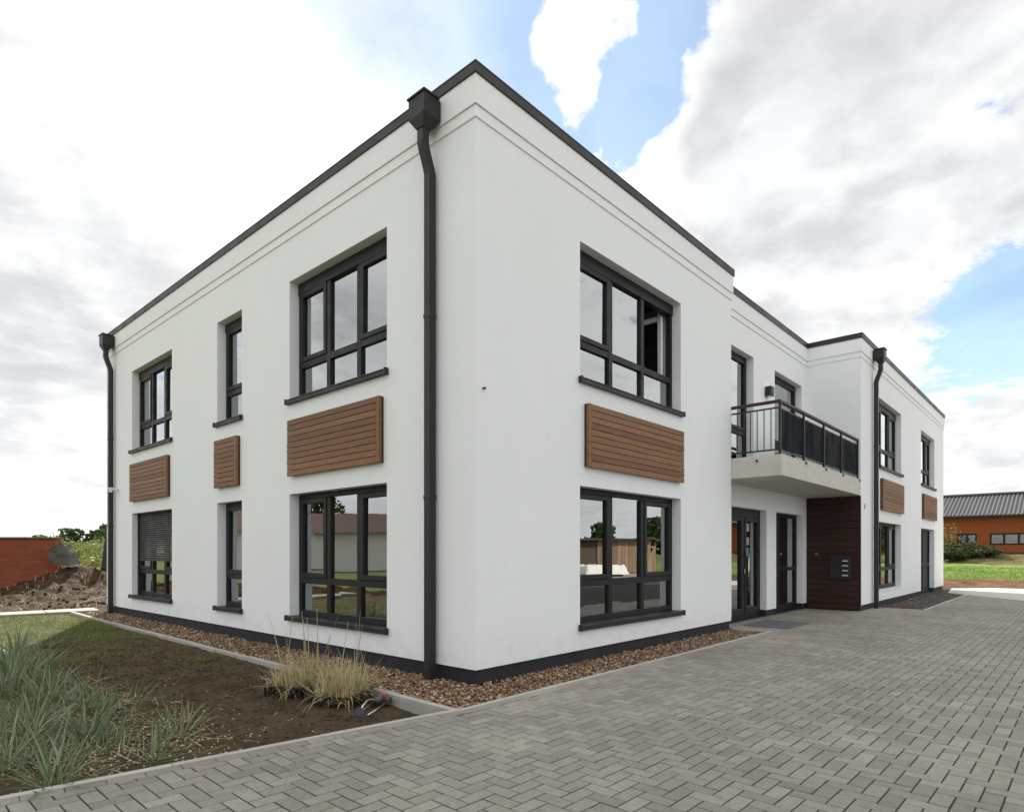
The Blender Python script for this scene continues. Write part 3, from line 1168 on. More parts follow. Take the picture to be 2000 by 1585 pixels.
# garden and gravel kerb: the line kerb_y is its outer face towards the paving
along((-7.9, kerb_y(-7.9)), (-1.1, kerb_y(-1.1)), 1.0, KW, -.2, .004, 'kerb_stone', M['kerb'], kerb, 1, jig=.0015)
along((-1.1, -.64), (-.79, -.70), .5, KW, -.2, .004, 'kerb_stone', M['kerb'], kerb, 1, jig=.001)
along((-.79, -.70), (6.43, -.70), 1.0, KW, -.2, .005, 'kerb_stone', M['kerb'], kerb, 1, jig=.0015)
along((6.43, -.70), (6.43, -.02), .68, KW, -.2, .004, 'kerb_stone', M['kerb'], kerb, 1, jig=.001)
along((12.82, -1.92), (20.0, -1.92), 1.0, KW, -.2, .004, 'kerb_stone', M['kerb'], kerb, 1, jig=.0015)
along((12.82, -.90), (12.82, -1.92), 1.0, KW, -.2, .004, 'kerb_stone', M['kerb'], kerb, 1, jig=.001)

edg = tag(empty('garden_edging'), 'low concrete edging blocks between the gravel strip and the brown garden bed', 'edging')
yy = -.64
while yy < 12.0:
    mb = MB()
    x0, x1 = edging_x(yy), edging_x(yy + 1.0)
    j = random.uniform(-.012, .012)
    a, b = Vector((x0 + j, yy + .003, 0)), Vector((x1 + j * .3, yy + .997, 0))
    t = (b - a).normalized()
    mb.obox((a + b) / 2 + Vector((0, 0, -.115 + random.uniform(-.008, .004))), t, (-t.y, t.x, 0), (0, 0, 1), (b - a).length / 2, .035, .12)
    mb.build('edging_block', M['edging'], edg, bevel=.007)
    yy += 1.0

# gravel
ico = None


def ico_arrays(sub=1):
    bm = bmesh.new()
    bmesh.ops.create_icosphere(bm, subdivisions=sub, radius=1)
    V = np.array([v.co[:] for v in bm.verts])
    F = np.array([[v.index for v in f.verts] for f in bm.faces])
    bm.free()
    return V, F


ICO1 = ico_arrays(1)
ICO2 = ico_arrays(2)


def stones(name, m, pts, smin, smax, sub=1, kind='stuff', label=None, cat=None, flat=.62):
    V0, F0 = ICO1 if sub == 1 else ICO2
    n = len(pts)
    s = rng.uniform(smin, smax, n) * (1 + .5 * (rng.random(n) < .1))
    sc = np.stack([s * rng.uniform(.75, 1.35, n), s * rng.uniform(.6, 1.0, n), s * rng.uniform(flat * .7, flat * 1.2, n)], 1)
    jit = 1 + rng.normal(0, .13, (n, len(V0), 1))
    V = V0[None] * jit * sc[:, None, :]
    ax = rng.uniform(-.6, .6, n)
    ay = rng.uniform(-.6, .6, n)
    az = rng.uniform(0, 2 * math.pi, n)

    def rot(V, ang, i, j):
        c, sn = np.cos(ang)[:, None], np.sin(ang)[:, None]
        a, b = V[:, :, i].copy(), V[:, :, j].copy()
        V[:, :, i] = a * c - b * sn
        V[:, :, j] = a * sn + b * c
    rot(V, ax, 1, 2)
    rot(V, ay, 0, 2)
    rot(V, az, 0, 1)
    V = V + np.asarray(pts)[:, None, :]
    F = F0[None] + (np.arange(n) * len(V0))[:, None, None]
    o = np_mesh(name, V.reshape(-1, 3), F.reshape(-1, F0.shape[1]), m, smooth=(sub == 2))
    tag(o, label, cat, None, kind)
    return o


def strip_points(x0, x1, y0, y1, dens, zf, ok=None):
    n = int((x1 - x0) * (y1 - y0) * dens)
    P = np.stack([rng.uniform(x0, x1, n), rng.uniform(y0, y1, n)], 1)
    if ok is not None:
        P = P[[ok(*p) for p in P]]
    z = np.array([zf(*p) for p in P])
    return np.column_stack([P, z])


ok_l = lambda x, y: x > edging_x(y) + .05 and x < -.0 and y > kerb_y(x) + KW + .02
gz = lambda x, y: random.uniform(-.055, -.012) + .012 * mnoise.noise(Vector((x * 3, y * 3, 1)))
P = [strip_points(-.88, .03, -.66, 3.4, 2500, gz, ok_l),
     strip_points(-.85, .03, 3.4, 12.3, 1300, gz, ok_l),
     strip_points(.0, 6.35, -.66, .03, 2100, gz, lambda x, y: y > -.63)]
stones('gravel', M['stones'], np.vstack(P), .0095, .0205)
stones('gravel', M['stones'], strip_points(12.88, 22.9, -1.88, -.86, 800, gz), .014, .025)
mb = MB()
mb.poly([(-.9, -.66, -.05), (.05, -.66, -.05), (.05, 12.35, -.05), (-.72, 12.35, -.05)])
mb.poly([(.04, -.66, -.048), (6.39, -.66, -.048), (6.39, .05, -.048), (.04, .05, -.048)])
mb.poly([(12.85, -1.9, -.05), (23.2, -1.9, -.05), (23.2, -.84, -.05), (12.85, -.84, -.05)])
tag(mb.build('gravel_bed', M['tilled'], fixn=False), kind='structure')

# paving: herringbone blocks
paving = tag(empty('paving'), kind='structure')
mb = MB()
mb.poly([(-10, kerb_y(-10) - .001, -.0048), (-10, -12, -.0048), (26, -12, -.0048), (26, -.9, -.0048), (12.8, -.9, -.0048), (12.8, -.87, -.0048), (11.5, -.87, -.0048), (11.5, .29, -.0048),
         (6.45, .29, -.0048), (6.45, -.7, -.0048), (-.79, -.7, -.0048), (-1.1, -.64, -.0048)])
mb.build('joint_bed', M['bed'], paving, fixn=False)
END_P, END_D = Vector((19.3, -2.55)), Vector((.79, .62))   # the paving stops along this line


def clip(poly, p, n):
    """keep the part where (q-p).n <= 0"""
    out = []
    for i in range(len(poly)):
        a, b = poly[i], poly[(i + 1) % len(poly)]
        da = (a[0] - p[0]) * n[0] + (a[1] - p[1]) * n[1]
        db = (b[0] - p[0]) * n[0] + (b[1] - p[1]) * n[1]
        if da <= 0:
            out.append(a)
        if da * db < 0:
            t = da / (da - db)
            out.append((a[0] + (b[0] - a[0]) * t, a[1] + (b[1] - a[1]) * t))
    return out


def area(poly):
    return .5 * abs(sum(poly[i][0] * poly[(i + 1) % len(poly)][1] - poly[(i + 1) % len(poly)][0] * poly[i][1] for i in range(len(poly))))


ROW = .098           # stretcher course along the kerb
GAP = .0085
END_N = Vector((END_D.y, -END_D.x))


def bounds(cx, cy):
    """half-planes that trim a block whose centre is at (cx, cy); None drops it"""
    hp = []
    if (Vector((cx, cy)) - END_P).dot(END_N) > .12:
        return None
    hp.append((tuple(END_P), tuple(END_N)))
    if cx < -.95:
        n = Vector((.144, 1)).normalized()
        hp.append(((-1.1, -.64 - ROW - .012), tuple(n)))
    elif cx < 6.43 and cy < -.35:
        hp.append(((0, -.70 - ROW - .006), (0, 1)))
    elif cx < 6.43:
        return None
    elif cx < 11.52:
        hp.append(((0, YR + .02), (0, 1)))
        if cy > -.72:
            hp.append(((6.437, 0), (-1, 0)))
            hp.append(((XF - .035, 0), (1, 0)))
        if cy > -.70 - ROW and cx < 6.6:
            hp.append(((6.437, 0), (-1, 0)))
    elif cx < 12.80:
        hp.append(((0, YF + .02), (0, 1)))
        if cy > -1.95:
            hp.append(((12.812, 0), (1, 0)))
    else:
        hp.append(((0, -1.925), (0, 1)))
    return hp


W = .100
PHI = R(-.8)
cp, sp = math.cos(PHI), math.sin(PHI)
ORG = (-1.2, -2.0)
blocks = []


def add_block(poly, full):
    if len(poly) < 3 or area(poly) < .0012:
        return
    blocks.append((poly, full))


camv = Vector((-4.562, -4.625))
fw = Vector((math.cos(R(42.09)), math.sin(R(42.09))))
rt = Vector((fw.y, -fw.x))


def in_view(x, y, m=.6):
    q = Vector((x, y)) - camv
    f = q.dot(fw)
    return f > 2.4 and abs(q.dot(rt)) < f * .813 + m and f < 34


# H blocks at (i, i)+(4m, 0) cells, V blocks next to them: the 90 degree herringbone
for i in range(-260, 330):
    for mm in range(-90, 100):
        for typ in (0, 1):
            if typ == 0:
                gx, gy, w, h = i + 4 * mm, i, 2, 1
            else:
                gx, gy, w, h = i + 4 * mm + 2, i, 1, 2
                gy -= 0
                gx, gy = i + 4 * mm - 1, i
                # vertical block standing left of the horizontal one
                w, h = 1, 2
            cxl, cyl = (gx + w / 2) * W, (gy + h / 2) * W
            X, Y = ORG[0] + cxl * cp - cyl * sp, ORG[1] + cxl * sp + cyl * cp
            if X > 23 or X < -6 or Y > .5 or Y < -8 or not in_view(X, Y):
                continue
            hp = bounds(X, Y)
            if hp is None:
                continue
            g = GAP / 2
            pl_ = [(gx * W + g, gy * W + g), ((gx + w) * W - g, gy * W + g), ((gx + w) * W - g, (gy + h) * W - g), (gx * W + g, (gy + h) * W - g)]
            pl_ = [(ORG[0] + a * cp - b * sp, ORG[1] + a * sp + b * cp) for a, b in pl_]
            A0 = area(pl_)
            for p, nrm in hp:
                pl_ = clip(pl_, p, nrm)
                if len(pl_) < 3:
                    break
            if len(pl_) >= 3:
                add_block(pl_, abs(area(pl_) - A0) < 1e-6)
# stretcher course
L = .200
x = -6.0
while x < -1.12:
    a, b = x, min(x + L, -1.1)
    t = Vector((1, -.144)).normalized()
    nn = Vector((.144, 1)).normalized()
    base = Vector((-1.1, -.64 - .004))
    s0, s1 = (a + 1.1) / t.x, (b + 1.1) / t.x
    q = [base + t * (s0 + .002) - nn * ROW, base + t * (s1 - .002) - nn * ROW, base + t * (s1 - .002) - nn * .003, base + t * (s0 + .002) - nn * .003]
    if in_view(*q[0]):
        add_block([tuple(v) for v in q], False)
    x += L
add_block([(-1.098, -.740), (-.965, -.770), (-.79, -.800), (-.79, -.704), (-1.098, -.647)], False)
x = -.787
while x < 6.40:
    b = min(x + L, 6.43)
    add_block([(x + .002, -.70 - ROW), (b - .002, -.70 - ROW), (b - .002, -.704), (x + .002, -.704)], False)
    x += L


def block_mesh(poly, c, h=.055, bev=.0035):
    """12-50 triangle block: bevelled top, sides; local to centre c"""
    P = [Vector((p[0] - c[0], p[1] - c[1], 0)) for p in poly]
    n = len(P)
    A = sum(P[i].x * P[(i + 1) % n].y - P[(i + 1) % n].x * P[i].y for i in range(n))
    if A < 0:
        P.reverse()
    ins = []
    for i in range(n):
        e0 = (P[i] - P[i - 1]).normalized()
        e1 = (P[(i + 1) % n] - P[i]).normalized()
        n0, n1 = Vector((-e0.y, e0.x, 0)), Vector((-e1.y, e1.x, 0))
        m = n0 + n1
        m = m / max(.35, m.dot(n0))
        ins.append(P[i] + m * bev)
    V = [(p.x, p.y, -h) for p in P] + [(p.x, p.y, -bev * .8) for p in P] + [(p.x, p.y, 0) for p in ins]
    F = []
    for i in range(n):
        j = (i + 1) % n
        F.append((i, j, n + j, n + i))
        F.append((n + i, n + j, 2 * n + j, 2 * n + i))
    F.append(tuple(range(2 * n, 3 * n)))
    return V, F


def ctr(poly):
    return (sum(p[0] for p in poly) / len(poly), sum(p[1] for p in poly) / len(poly))


def near_first(b):
    q = Vector(ctr(b[0])) - camv
    f = q.dot(fw)
    return f + (1000 if f < 3.3 or abs(q.dot(rt)) > f * .81 else 0)


blocks.sort(key=near_first)
NB = 300
rest_v, rest_f = [], []
shared = {}
for bi, (poly, full) in enumerate(blocks):
    c = ctr(poly)
    dz = random.gauss(0, .0008) + .0015 * mnoise.noise(Vector((c[0] * .7, c[1] * .7, 3)))
    tx, ty = random.gauss(0, .006), random.gauss(0, .006)
    V, F = None, None
    if bi < NB:
        e = Vector(poly[1]) - Vector(poly[0])
        key = ('h' if e.length > .15 else 'v') if full else None
        if key and key in shared:
            me = shared[key]
        else:
            V, F = block_mesh(poly, c)
            me = bpy.data.meshes.new('paving_block')
            me.from_pydata(V, [], F)
            me.materials.append(M['paver'])
            if key:
                shared[key] = me
        o = bpy.data.objects.new('paving_block', me)
        o.location = (c[0], c[1], dz)
        o.rotation_euler = (tx, ty, random.gauss(0, .004))
        o.parent = paving
        col.objects.link(o)
    else:
        V, F = block_mesh(poly, c)
        k0 = len(rest_v)
        rest_v += [(v[0] + c[0], v[1] + c[1], v[2] + dz + tx * v[1] - ty * v[0]) for v in V]
        rest_f += [tuple(i + k0 for i in f) for f in F]
me = bpy.data.meshes.new('far_paving_blocks')
me.from_pydata(rest_v, [], rest_f)
me.materials.append(M['pavers'])
o = bpy.data.objects.new('far_paving_blocks', me)
o.parent = paving
col.objects.link(o)
o['kind'] = 'stuff'
print('blocks', len(blocks))

# forecourt behind and beside the blocks, far right slab with sunlight put into its pale colour, soil and lawn beyond
mb = MB()
mb.poly([(-40, kerb_y(-5) + .4, -.02), (-40, -40, -.02), (60, -40, -.02), (60, -12, -.02), (-10, -12, -.02), (-10, .6, -.02)])
tag(mb.build('road', M['road'], fixn=False), kind='structure')
mb = MB()
q0 = END_P + END_D * -3.2
q1 = END_P + END_D * 2.0
mb.poly([(q0.x, q0.y, -.004), (q0.x + 8, q0.y - 6, -.004), (24.5, -12, -.004), (25.6, -2.2, -.004), (24.2, -1.0, -.004), (q1.x, q1.y, -.004)])
tag(mb.build('concrete_apron', M['slab'], fixn=False), kind='structure')


def till_z(x, y):
    return -.05 + .09 * math.sin(x * 2.6 + .5 * mnoise.noise(Vector((x * .5, y * .3, 0)))) * (.6 + .4 * mnoise.noise(Vector((x * .3, y * .25, 7)))) \
        + .10 * mnoise.noise(Vector((x * 1.1, y * 1.1, 3))) + .05 * mnoise.noise(Vector((x * 3.5, y * 3.5, 8))) + float(terrain_z(np.float64(x), np.float64(y))) + .15


grid_sheet('bare_soil', M['tilled'], 23.6, 33.5, -12, 12, .16, lambda x, y: till_z(x, y) - (.10 if x < 25.6 else 0) * 1.0)


def lawn_z(x, y):
    return float(terrain_z(np.float64(x), np.float64(y))) + .13 + .07 * mnoise.noise(Vector((x * .5, y * .5, 1))) + .05 * mnoise.noise(Vector((x * 2, y * 2, 4)))


grid_sheet('lawn', M['lawn'], 31.8, 48.5, -22, 22, .4, lawn_z)
grid_sheet('weedy_bank', M['bank'], 47.5, 60, -22, 22, .25, lambda x, y: lawn_z(x, y) + .06 * mnoise.noise(Vector((x * 1.7, y * 1.7, 2))))


# ------------------------------------------------------------------ blades, leaves, plants
def blade(base, az, length, width, lean, curl, n=5, taper=1.0, fold=.0):
    """strip of a bending grass blade -> list of verts, faces"""
    V, F = [], []
    d = np.array([math.cos(az), math.sin(az), 0])
    s = np.array([-math.sin(az), math.cos(az), 0])
    p = np.array(base, float)
    th = lean
    for i in range(n + 1):
        t = i / n
        w = width * (1 - t ** 1.6 * taper) * (.55 + .9 * min(1, t * 3)) * .5
        V.append(p - s * w)
        V.append(p + s * w)
        step = length / n
        th2 = th + curl * (i + 1) / n
        p = p + (d * math.sin(th2) + np.array([0, 0, 1]) * math.cos(th2)) * step
    for i in range(n):
        F.append((2 * i, 2 * i + 1, 2 * i + 3, 2 * i + 2))
    return np.array(V), np.array(F)


def grass_tuft(name, loc, n, lmin, lmax, width, m, spread=.05, lean=(.05, .9), curl=(.1, 1.1), **kw):
    parts = []
    for _ in range(n):
        a = random.uniform(0, 2 * math.pi)
        r = spread * math.sqrt(random.random())
        ln = random.uniform(lmin, lmax)
        le = random.uniform(*lean)
        parts.append(blade((r * math.cos(a), r * math.sin(a), -.01), a + random.gauss(0, .6), ln, width * random.uniform(.35, 1.2), le, random.uniform(*curl) * random.choice((1, 1, 1, -.4, 1.6))))
    V, F = join_np(parts)
    o = np_mesh(name, V, F, m)
    o.location = loc
    tag(o, **kw)
    return o


G = 'blue green grass clumps planted in the garden bed'
clumps = [
    # x, y, blades, length, label
    (-3.60, -.10, 34, .56, 'broad bladed blue green grass clump right beside the kerb at the bottom corner'),
    (-3.02, .02, 16, .36, 'sparse pale grass clump by the kerb with splayed blades'),
    (-2.70, .46, 18, .42, 'green grass clump with broad leaning blades nearest the bare brown soil'),
    (-2.52, .80, 11, .30, 'thin yellowish grass clump beside the bare soil, outermost of the bed'),
    (-3.18, .92, 30, .40, 'blue green grass clump in the middle of the pebbly soil'),
    (-3.78, .48, 36, .55, 'dense grass clump at the picture edge behind the corner clump'),
    (-2.68, 1.70, 10, .36, 'thin dry grass clump with two upright seed stalks'),
    (-3.14, 2.40, 44, .52, 'bushy blue green grass clump standing upright mid bed'),
    (-3.42, 1.62, 36, .48, 'grass clump left of the pebbly soil, leaning over'),
    (-2.76, 2.65, 12, .36, 'small grass clump with few blades near the shaded soil'),
    (-3.32, 3.05, 50, .58, 'tall dense grass clump in shade at the left edge of the bed'),
    (-3.10, 3.75, 50, .60, 'tall grass clump on the edge of the sunlit ground'),
    (-3.02, 4.70, 46, .66, 'tall sunlit grass clump at the left picture edge'),
    (-2.72, 4.55, 14, .62, 'few upright dark blades against the sunlit ground'),
    (-2.70, 6.20, 40, .60, 'farthest sunlit grass clump near the pale path'),
    (-3.50, 1.05, 34, .46, 'flattened grass clump between the corner and the upright clumps'),
    (-2.94, 1.55, 20, .34, 'low tangled grass clump behind the pebbly soil'),
    (-2.86, 3.35, 22, .44, 'loose grass clump right of the tall shaded clump'),
]
for (x, y, n, l, lab) in clumps:
    grass_tuft('grass_clump', (x, y, soil_z(x, y)), int(n * 1.9), l * .45, l * 1.1, .0125, M['lyme'], .085, (.08, 1.2), (.05, .9), label=lab, cat='grass clump', group=G)

# litter of broken blades and pebbles on the soil
parts = []
for _ in range(620):
    x, y = random.uniform(-3.8, -2.45), random.uniform(-.1, 3.6)
    if y < kerb_y(x) + .1:
        continue
    parts.append(blade((x, y, soil_z(x, y) + .012), random.uniform(0, 6.28), random.uniform(.08, .3), .006, random.uniform(1.3, 1.6), random.uniform(-.2, .15), 3))
V, F = join_np(parts)
tag(np_mesh('fallen_blades', V, F, M['dry']), kind='stuff')
sp_ = []
for _ in range(1500):
    x, y = random.gauss(-3.2, .5), random.gauss(.6, .8)
    if y > kerb_y(x) + .09 and x < edging_x(y) - .05:
        sp_.append((x, y, soil_z(x, y) + .003))
for _ in range(200):
    x, y = random.uniform(-4.5, -1.0), random.uniform(-.5, 8)
    if y > kerb_y(x) + .09 and x < edging_x(y) - .05:
        sp_.append((x, y, soil_z(x, y) + .003))
stones('pebbles', M['pebbles'], np.array(sp_), .0035, .0105)
# soil crumbs
sp_ = []
for _ in range(7000):
    x, y = random.uniform(-4.6, -.95), random.uniform(-.6, 7) ** 1.0
    if y > kerb_y(x) + .08 and x < edging_x(y) - .05:
        sp_.append((x, y, soil_z(x, y)))
stones('soil_crumbs', M['soil'], np.array(sp_), .005, .022)


def short_grass(name, n, xr, yr, ok, l, zf, m=None, w=.006):
    parts = []
    for _ in range(n):
        x, y = random.uniform(*xr), random.uniform(*yr)
        if ok(x, y):
            parts.append(blade((x, y, zf(x, y) - .005), random.uniform(0, 6.28), l * random.uniform(.5, 1.3), w, random.uniform(.0, .9), random.uniform(.1, .9), 2))
    V, F = join_np(parts)
    return tag(np_mesh(name, V, F, m or M['grass']), kind='stuff')


def patch(x, y):
    return y > kerb_y(x) + .1 and x < edging_x(y) - .04 and mnoise.noise(Vector((x * .9, y * .9, 4))) + .35 * mnoise.noise(Vector((x * 4, y * 4, 9))) > .34 - .060 * (y - 2) + .05 * max(0, x + 2.2)


short_grass('weeds', 30000, (-4.5, -.75), (2.0, 12.3), patch, .07, soil_z)
short_grass('weeds', 5200, (-2.6, -.8), (7.5, 12.3), lambda x, y: x < edging_x(y) - .03 and mnoise.noise(Vector((x * 1.5, y * 1.1, 2))) > -.05, .11, soil_z)

short_grass('undergrowth_grass', 5200, (-3.9, -2.75), (.4, 6.5), lambda x, y: x < -2.95 + .25 * mnoise.noise(Vector((x * 2, y * 2, 6))) + .05 * y and mnoise.noise(Vector((x * 1.6, y * 1.6, 11))) > -.12, .17, soil_z, M['lyme'], .008)
# ------------------------------------------------------------------ crates of dried grass and the sprinkler
def crate(loc, rz, label, w=.60, d=.40, h=.115):
    root = tag(empty('plant_crate', loc), label, 'crate', 'black plastic crates on the soil')
    root.rotation_euler = (0, 0, rz)
    mb = MB()
    mb.box(-w / 2, w / 2, -d / 2, d / 2, 0, .008)
    mb.build('base', M['blackplastic'], root)
    mb = MB()
    for s in (-1, 1):
        mb.box(-w / 2 - .008, w / 2 + .008, s * d / 2 - .010, s * d / 2 + .010, h - .022, h)
        mb.box(s * w / 2 - .010, s * w / 2 + .010, -d / 2 + .011, d / 2 - .011, h - .022, h - .001)
        mb.box(-w / 2 + .004, w / 2 - .004, s * d / 2 - .004, s * d / 2 + .004, h * .40, h * .52)
        mb.box(s * w / 2 - .004, s * w / 2 + .004, -d / 2 + .005, d / 2 - .005, h * .40, h * .52)
    mb.build('rim', M['blackplastic'], root, bevel=.003)
    for s in (-1, 1):
        nn = 13
        for i in range(nn):
            x = -w / 2 + w * i / (nn - 1)
            mb = MB()
            mb.box(x - .009, x + .009, s * d / 2 - .007, s * d / 2 + .007, .008, h - .022)
            mb.build('slat', M['blackplastic'], root)
        for i in range(1, 8):
            y = -d / 2 + d * i / 8
            mb = MB()
            mb.box(s * w / 2 - .007, s * w / 2 + .007, y - .009, y + .009, .008, h - .022)
            mb.build('slat', M['blackplastic'], root)
    mb = MB()
    mb.box(-w / 2 + .02, w / 2 - .02, -d / 2 + .02, d / 2 - .02, .009, h - .03)
    mb.build('soil', M['soilplug'], root)
    return root


def dry_grass(loc, rz, label, w=.54, d=.34, n=700, stalks=8):
    parts = []
    tufts = [(-w * .32, -d * .22), (w * .02, -d * .25), (w * .34, -d * .2), (-w * .3, d * .25), (w * .05, d * .22), (w * .33, d * .27)]
    for _ in range(n):
        t = random.choice(tufts)
        a = random.uniform(0, 6.28)
        parts.append(blade((t[0] + random.gauss(0, .075), t[1] + random.gauss(0, .06), 0), a, random.uniform(.10, .42), random.uniform(.003, .0095), random.uniform(0, 1.25), random.uniform(-.5, 1.9), 4))
    for _ in range(stalks):
        t = random.choice(tufts)
        parts.append(blade((t[0], t[1], 0), random.uniform(0, 6.28), random.uniform(.45, .80), .007, random.uniform(.0, .35), random.uniform(-.1, .35), 6, .6))
    for _ in range(3):
        t = random.choice(tufts)
        parts.append(blade((t[0], t[1], 0), random.uniform(0, 6.28), random.uniform(.5, .62), .006, random.uniform(.05, .3), random.uniform(1.2, 2.2), 6, .6))
    V, F = join_np(parts)
    o = np_mesh('dry_grass', V, F, M['dry'])
    o.location = loc
    o.rotation_euler = (0, 0, rz)
    tag(o, label, 'dry grass', 'tufts of dried grass in the crates')
    return o


C1, C2 = (-1.16, .62), (-1.26, 1.22)
A1, A2 = R(32), R(24)
z1_, z2_ = soil_z(*C1) + .006, soil_z(*C2) + .006
crate((*C1, z1_), A1, 'black lattice crate nearest the paving, beside the sprinkler')
crate((*C2, z2_), A2, 'black lattice crate behind the other one, farther from the paving')
dry_grass((*C1, z1_ + .085), A1, 'straw coloured dry grass in the crate beside the sprinkler', n=1050, stalks=11)
dry_grass((*C2, z2_ + .085), A2, 'straw coloured dry grass with tall stalks in the rear crate', n=900, stalks=13)

spk = tag(empty('lawn_sprinkler', (-1.20, .12, soil_z(-1.2, .12) + .005)), 'lawn sprinkler with grey body, red collar and bent metal tubes beside the crate', 'sprinkler')
spk.rotation_euler = (0, 0, R(34))
mb = MB()
mb.tube([(.12, 0, .055), (.20, 0, .062), (.27, 0, .066)], .030, 14)
mb.build('body', M['greyplastic'], spk, smooth=True)
mb = MB()
mb.tube([(.271, 0, .066), (.305, 0, .068)], .034, 14)
mb.build('collar', M['orange_cap'], spk, smooth=True)
mb = MB()
mb.tube([(.306, 0, .068), (.335, 0, .069)], .026, 12)
mb.box(.24, .345, -.075, -.045, 0, .05)
mb.box(.24, .345, .045, .075, 0, .05)
mb.box(.30, .345, -.045, .045, .0, .02)
mb.build('end_stand', M['greyplastic'], spk, bevel=.004)
mb = MB()
mb.tube([(-.26, 0, .05), (-.20, 0, .095), (-.10, 0, .115), (0, 0, .100), (.06, 0, .075), (.118, 0, .056)], .008, 8)
mb.build('spray_tube', M['steel'], spk, smooth=True)
for s in (-1, 1):
    mb = MB()
    mb.tube([(-.27, s * .05, .016), (.0, s * .056, .018), (.24, s * .06, .020)], .007, 8)
    mb.build('skid_tube', M['steel'], spk, smooth=True)
mb = MB()
mb.tube([(-.285, 0, .055), (-.255, 0, .052)], .040, 14)
mb.box(-.285, -.255, -.065, .065, 0, .035)
mb.build('end_cap', M['greyplastic'], spk)
mat_o = MB()
mat_o.obox((7.55, -.40, .008), (1, 0, 0), (0, 1, 0), (0, 0, 1), .62, .40, .006)
dm = mat_o.build('door_mat', M['mat'], bevel=.004)
tag(dm, 'flat grey blue door mat on the paving before the entrance', 'door mat')


# ------------------------------------------------------------------ trees and shrubs
def leaf_cloud(n, centre_fn, size, squash=1.0):
    C = np.array([centre_fn() for _ in range(n)])
    s = size * rng.uniform(.6, 1.4, n)
    a = rng.normal(size=(n, 3))
    a /= np.linalg.norm(a, axis=1)[:, None]
    b = np.cross(a, rng.normal(size=(n, 3)))
    b /= np.linalg.norm(b, axis=1)[:, None]
    a *= s[:, None]
    b *= (s * .62)[:, None]
    V = np.stack([C - a, C - b * .9, C + a, C + b * .9], 1).reshape(-1, 3)
    F = np.arange(4 * n).reshape(n, 4)
    return V, F


def tree(loc, h, r, label, group, m='leafdark', n=1500, leaf=.22, name='broadleaf_tree'):
    root = tag(empty(name, loc), label, 'tree', group)
    t = MB()
    lean = (random.uniform(-.06, .06) * h, random.uniform(-.06, .06) * h)
    t.tube([(0, 0, -.2), (lean[0] * .4, lean[1] * .4, h * .3), (lean[0], lean[1], h * .7)], h * .028, 8, taper=.35)
    for _ in range(6):
        a = random.uniform(0, 6.28)
        z0 = h * random.uniform(.28, .5)
        t.tube([(lean[0] * .5, lean[1] * .5, z0), (r * .35 * math.cos(a), r * .35 * math.sin(a), z0 + h * .12), (r * .7 * math.cos(a), r * .7 * math.sin(a), z0 + h * .24)], h * .012, 6, taper=.3)
    t.build('trunk', M['bark'], root, smooth=True)
    lob = []
    for _ in range(11):
        a, q = random.uniform(0, 6.28), random.uniform(.15, .75)
        zz = random.uniform(.22, .86)
        k = (1 - abs(zz - .5) * 1.2)
        lob.append((r * q * k * math.cos(a), r * q * k * math.sin(a), h * zz, r * random.uniform(.28, .48)))
    lob.append((lean[0], lean[1], h * .88, r * .35))

    def cf():
        L_ = random.choice(lob)
        v = Vector((random.gauss(0, 1), random.gauss(0, 1), random.gauss(0, 1))).normalized() * L_[3] * random.uniform(.55, 1.06)
        return (L_[0] + v.x, L_[1] + v.y, min(h, L_[2] + v.z * .85))
    V, F = leaf_cloud(n, cf, leaf)
    np_mesh('crown', V, F, M[m], root)
    return root


def shrub(loc, h, r, label, group, m='leafbush', n=900, leaf=.10, name='shrub'):
    root = tag(empty(name, loc), label, 'shrub', group)
    st = MB()
    for _ in range(6):
        a = random.uniform(0, 6.28)
        st.tube([(0, 0, -.15), (r * .3 * math.cos(a), r * .3 * math.sin(a), h * .4), (r * .6 * math.cos(a), r * .6 * math.sin(a), h * .8)], .03, 5, taper=.3)
    st.build('stems', M['bark'], root)
    lob = [(random.uniform(-.55, .55) * r, random.uniform(-.55, .55) * r, h * random.uniform(.3, .68), r * random.uniform(.3, .5)) for _ in range(8)]

    def cf():
        L_ = random.choice(lob)
        v = Vector((random.gauss(0, 1), random.gauss(0, 1), random.gauss(0, 1))).normalized() * L_[3] * random.uniform(.5, 1.08)
        return (L_[0] + v.x, L_[1] + v.y, max(.02, min(h, L_[2] + v.z * h / r * .62)))
    V, F = leaf_cloud(n, cf, leaf)
    np_mesh('foliage', V, F, M[m], root)
    return root


FWD = Vector((.7421, .6703, 0))
RGT = Vector((.6703, -.7421, 0))
ORI = Vector((-4.562, -4.625, 0))


def gp(D, s):
    """ground point D metres out along the street axis and s metres sideways"""
    p = ORI + FWD * D + RGT * s
    return p.x, p.y


# far trees on the left horizon
TG = 'trees on the skyline beyond the field'
for (D, s, h, r, lab) in ((110, -77.5, 5.6, 3.6, 'round dark tree on the skyline, leftmost of the clump'),
                          (112, -73.4, 5.4, 3.4, 'dark tree on the skyline, second from the left in the clump'),
                          (108, -69.0, 6.3, 3.6, 'tallest round tree in the skyline clump beside the building'),
                          (118, -70.5, 5.8, 3.4, 'bluish far tree just left of the building corner'),
                          (125, -93.5, 5.0, 1.9, 'lone small tree on the skyline above the red wall'),
                          (130, -112, 5.0, 3.0, 'low spreading tree at the left end of the skyline')):
    x, y = gp(D, s)
    tree((x, y, -.2), h, r, lab, TG, 'leafdark', 1700, .34)


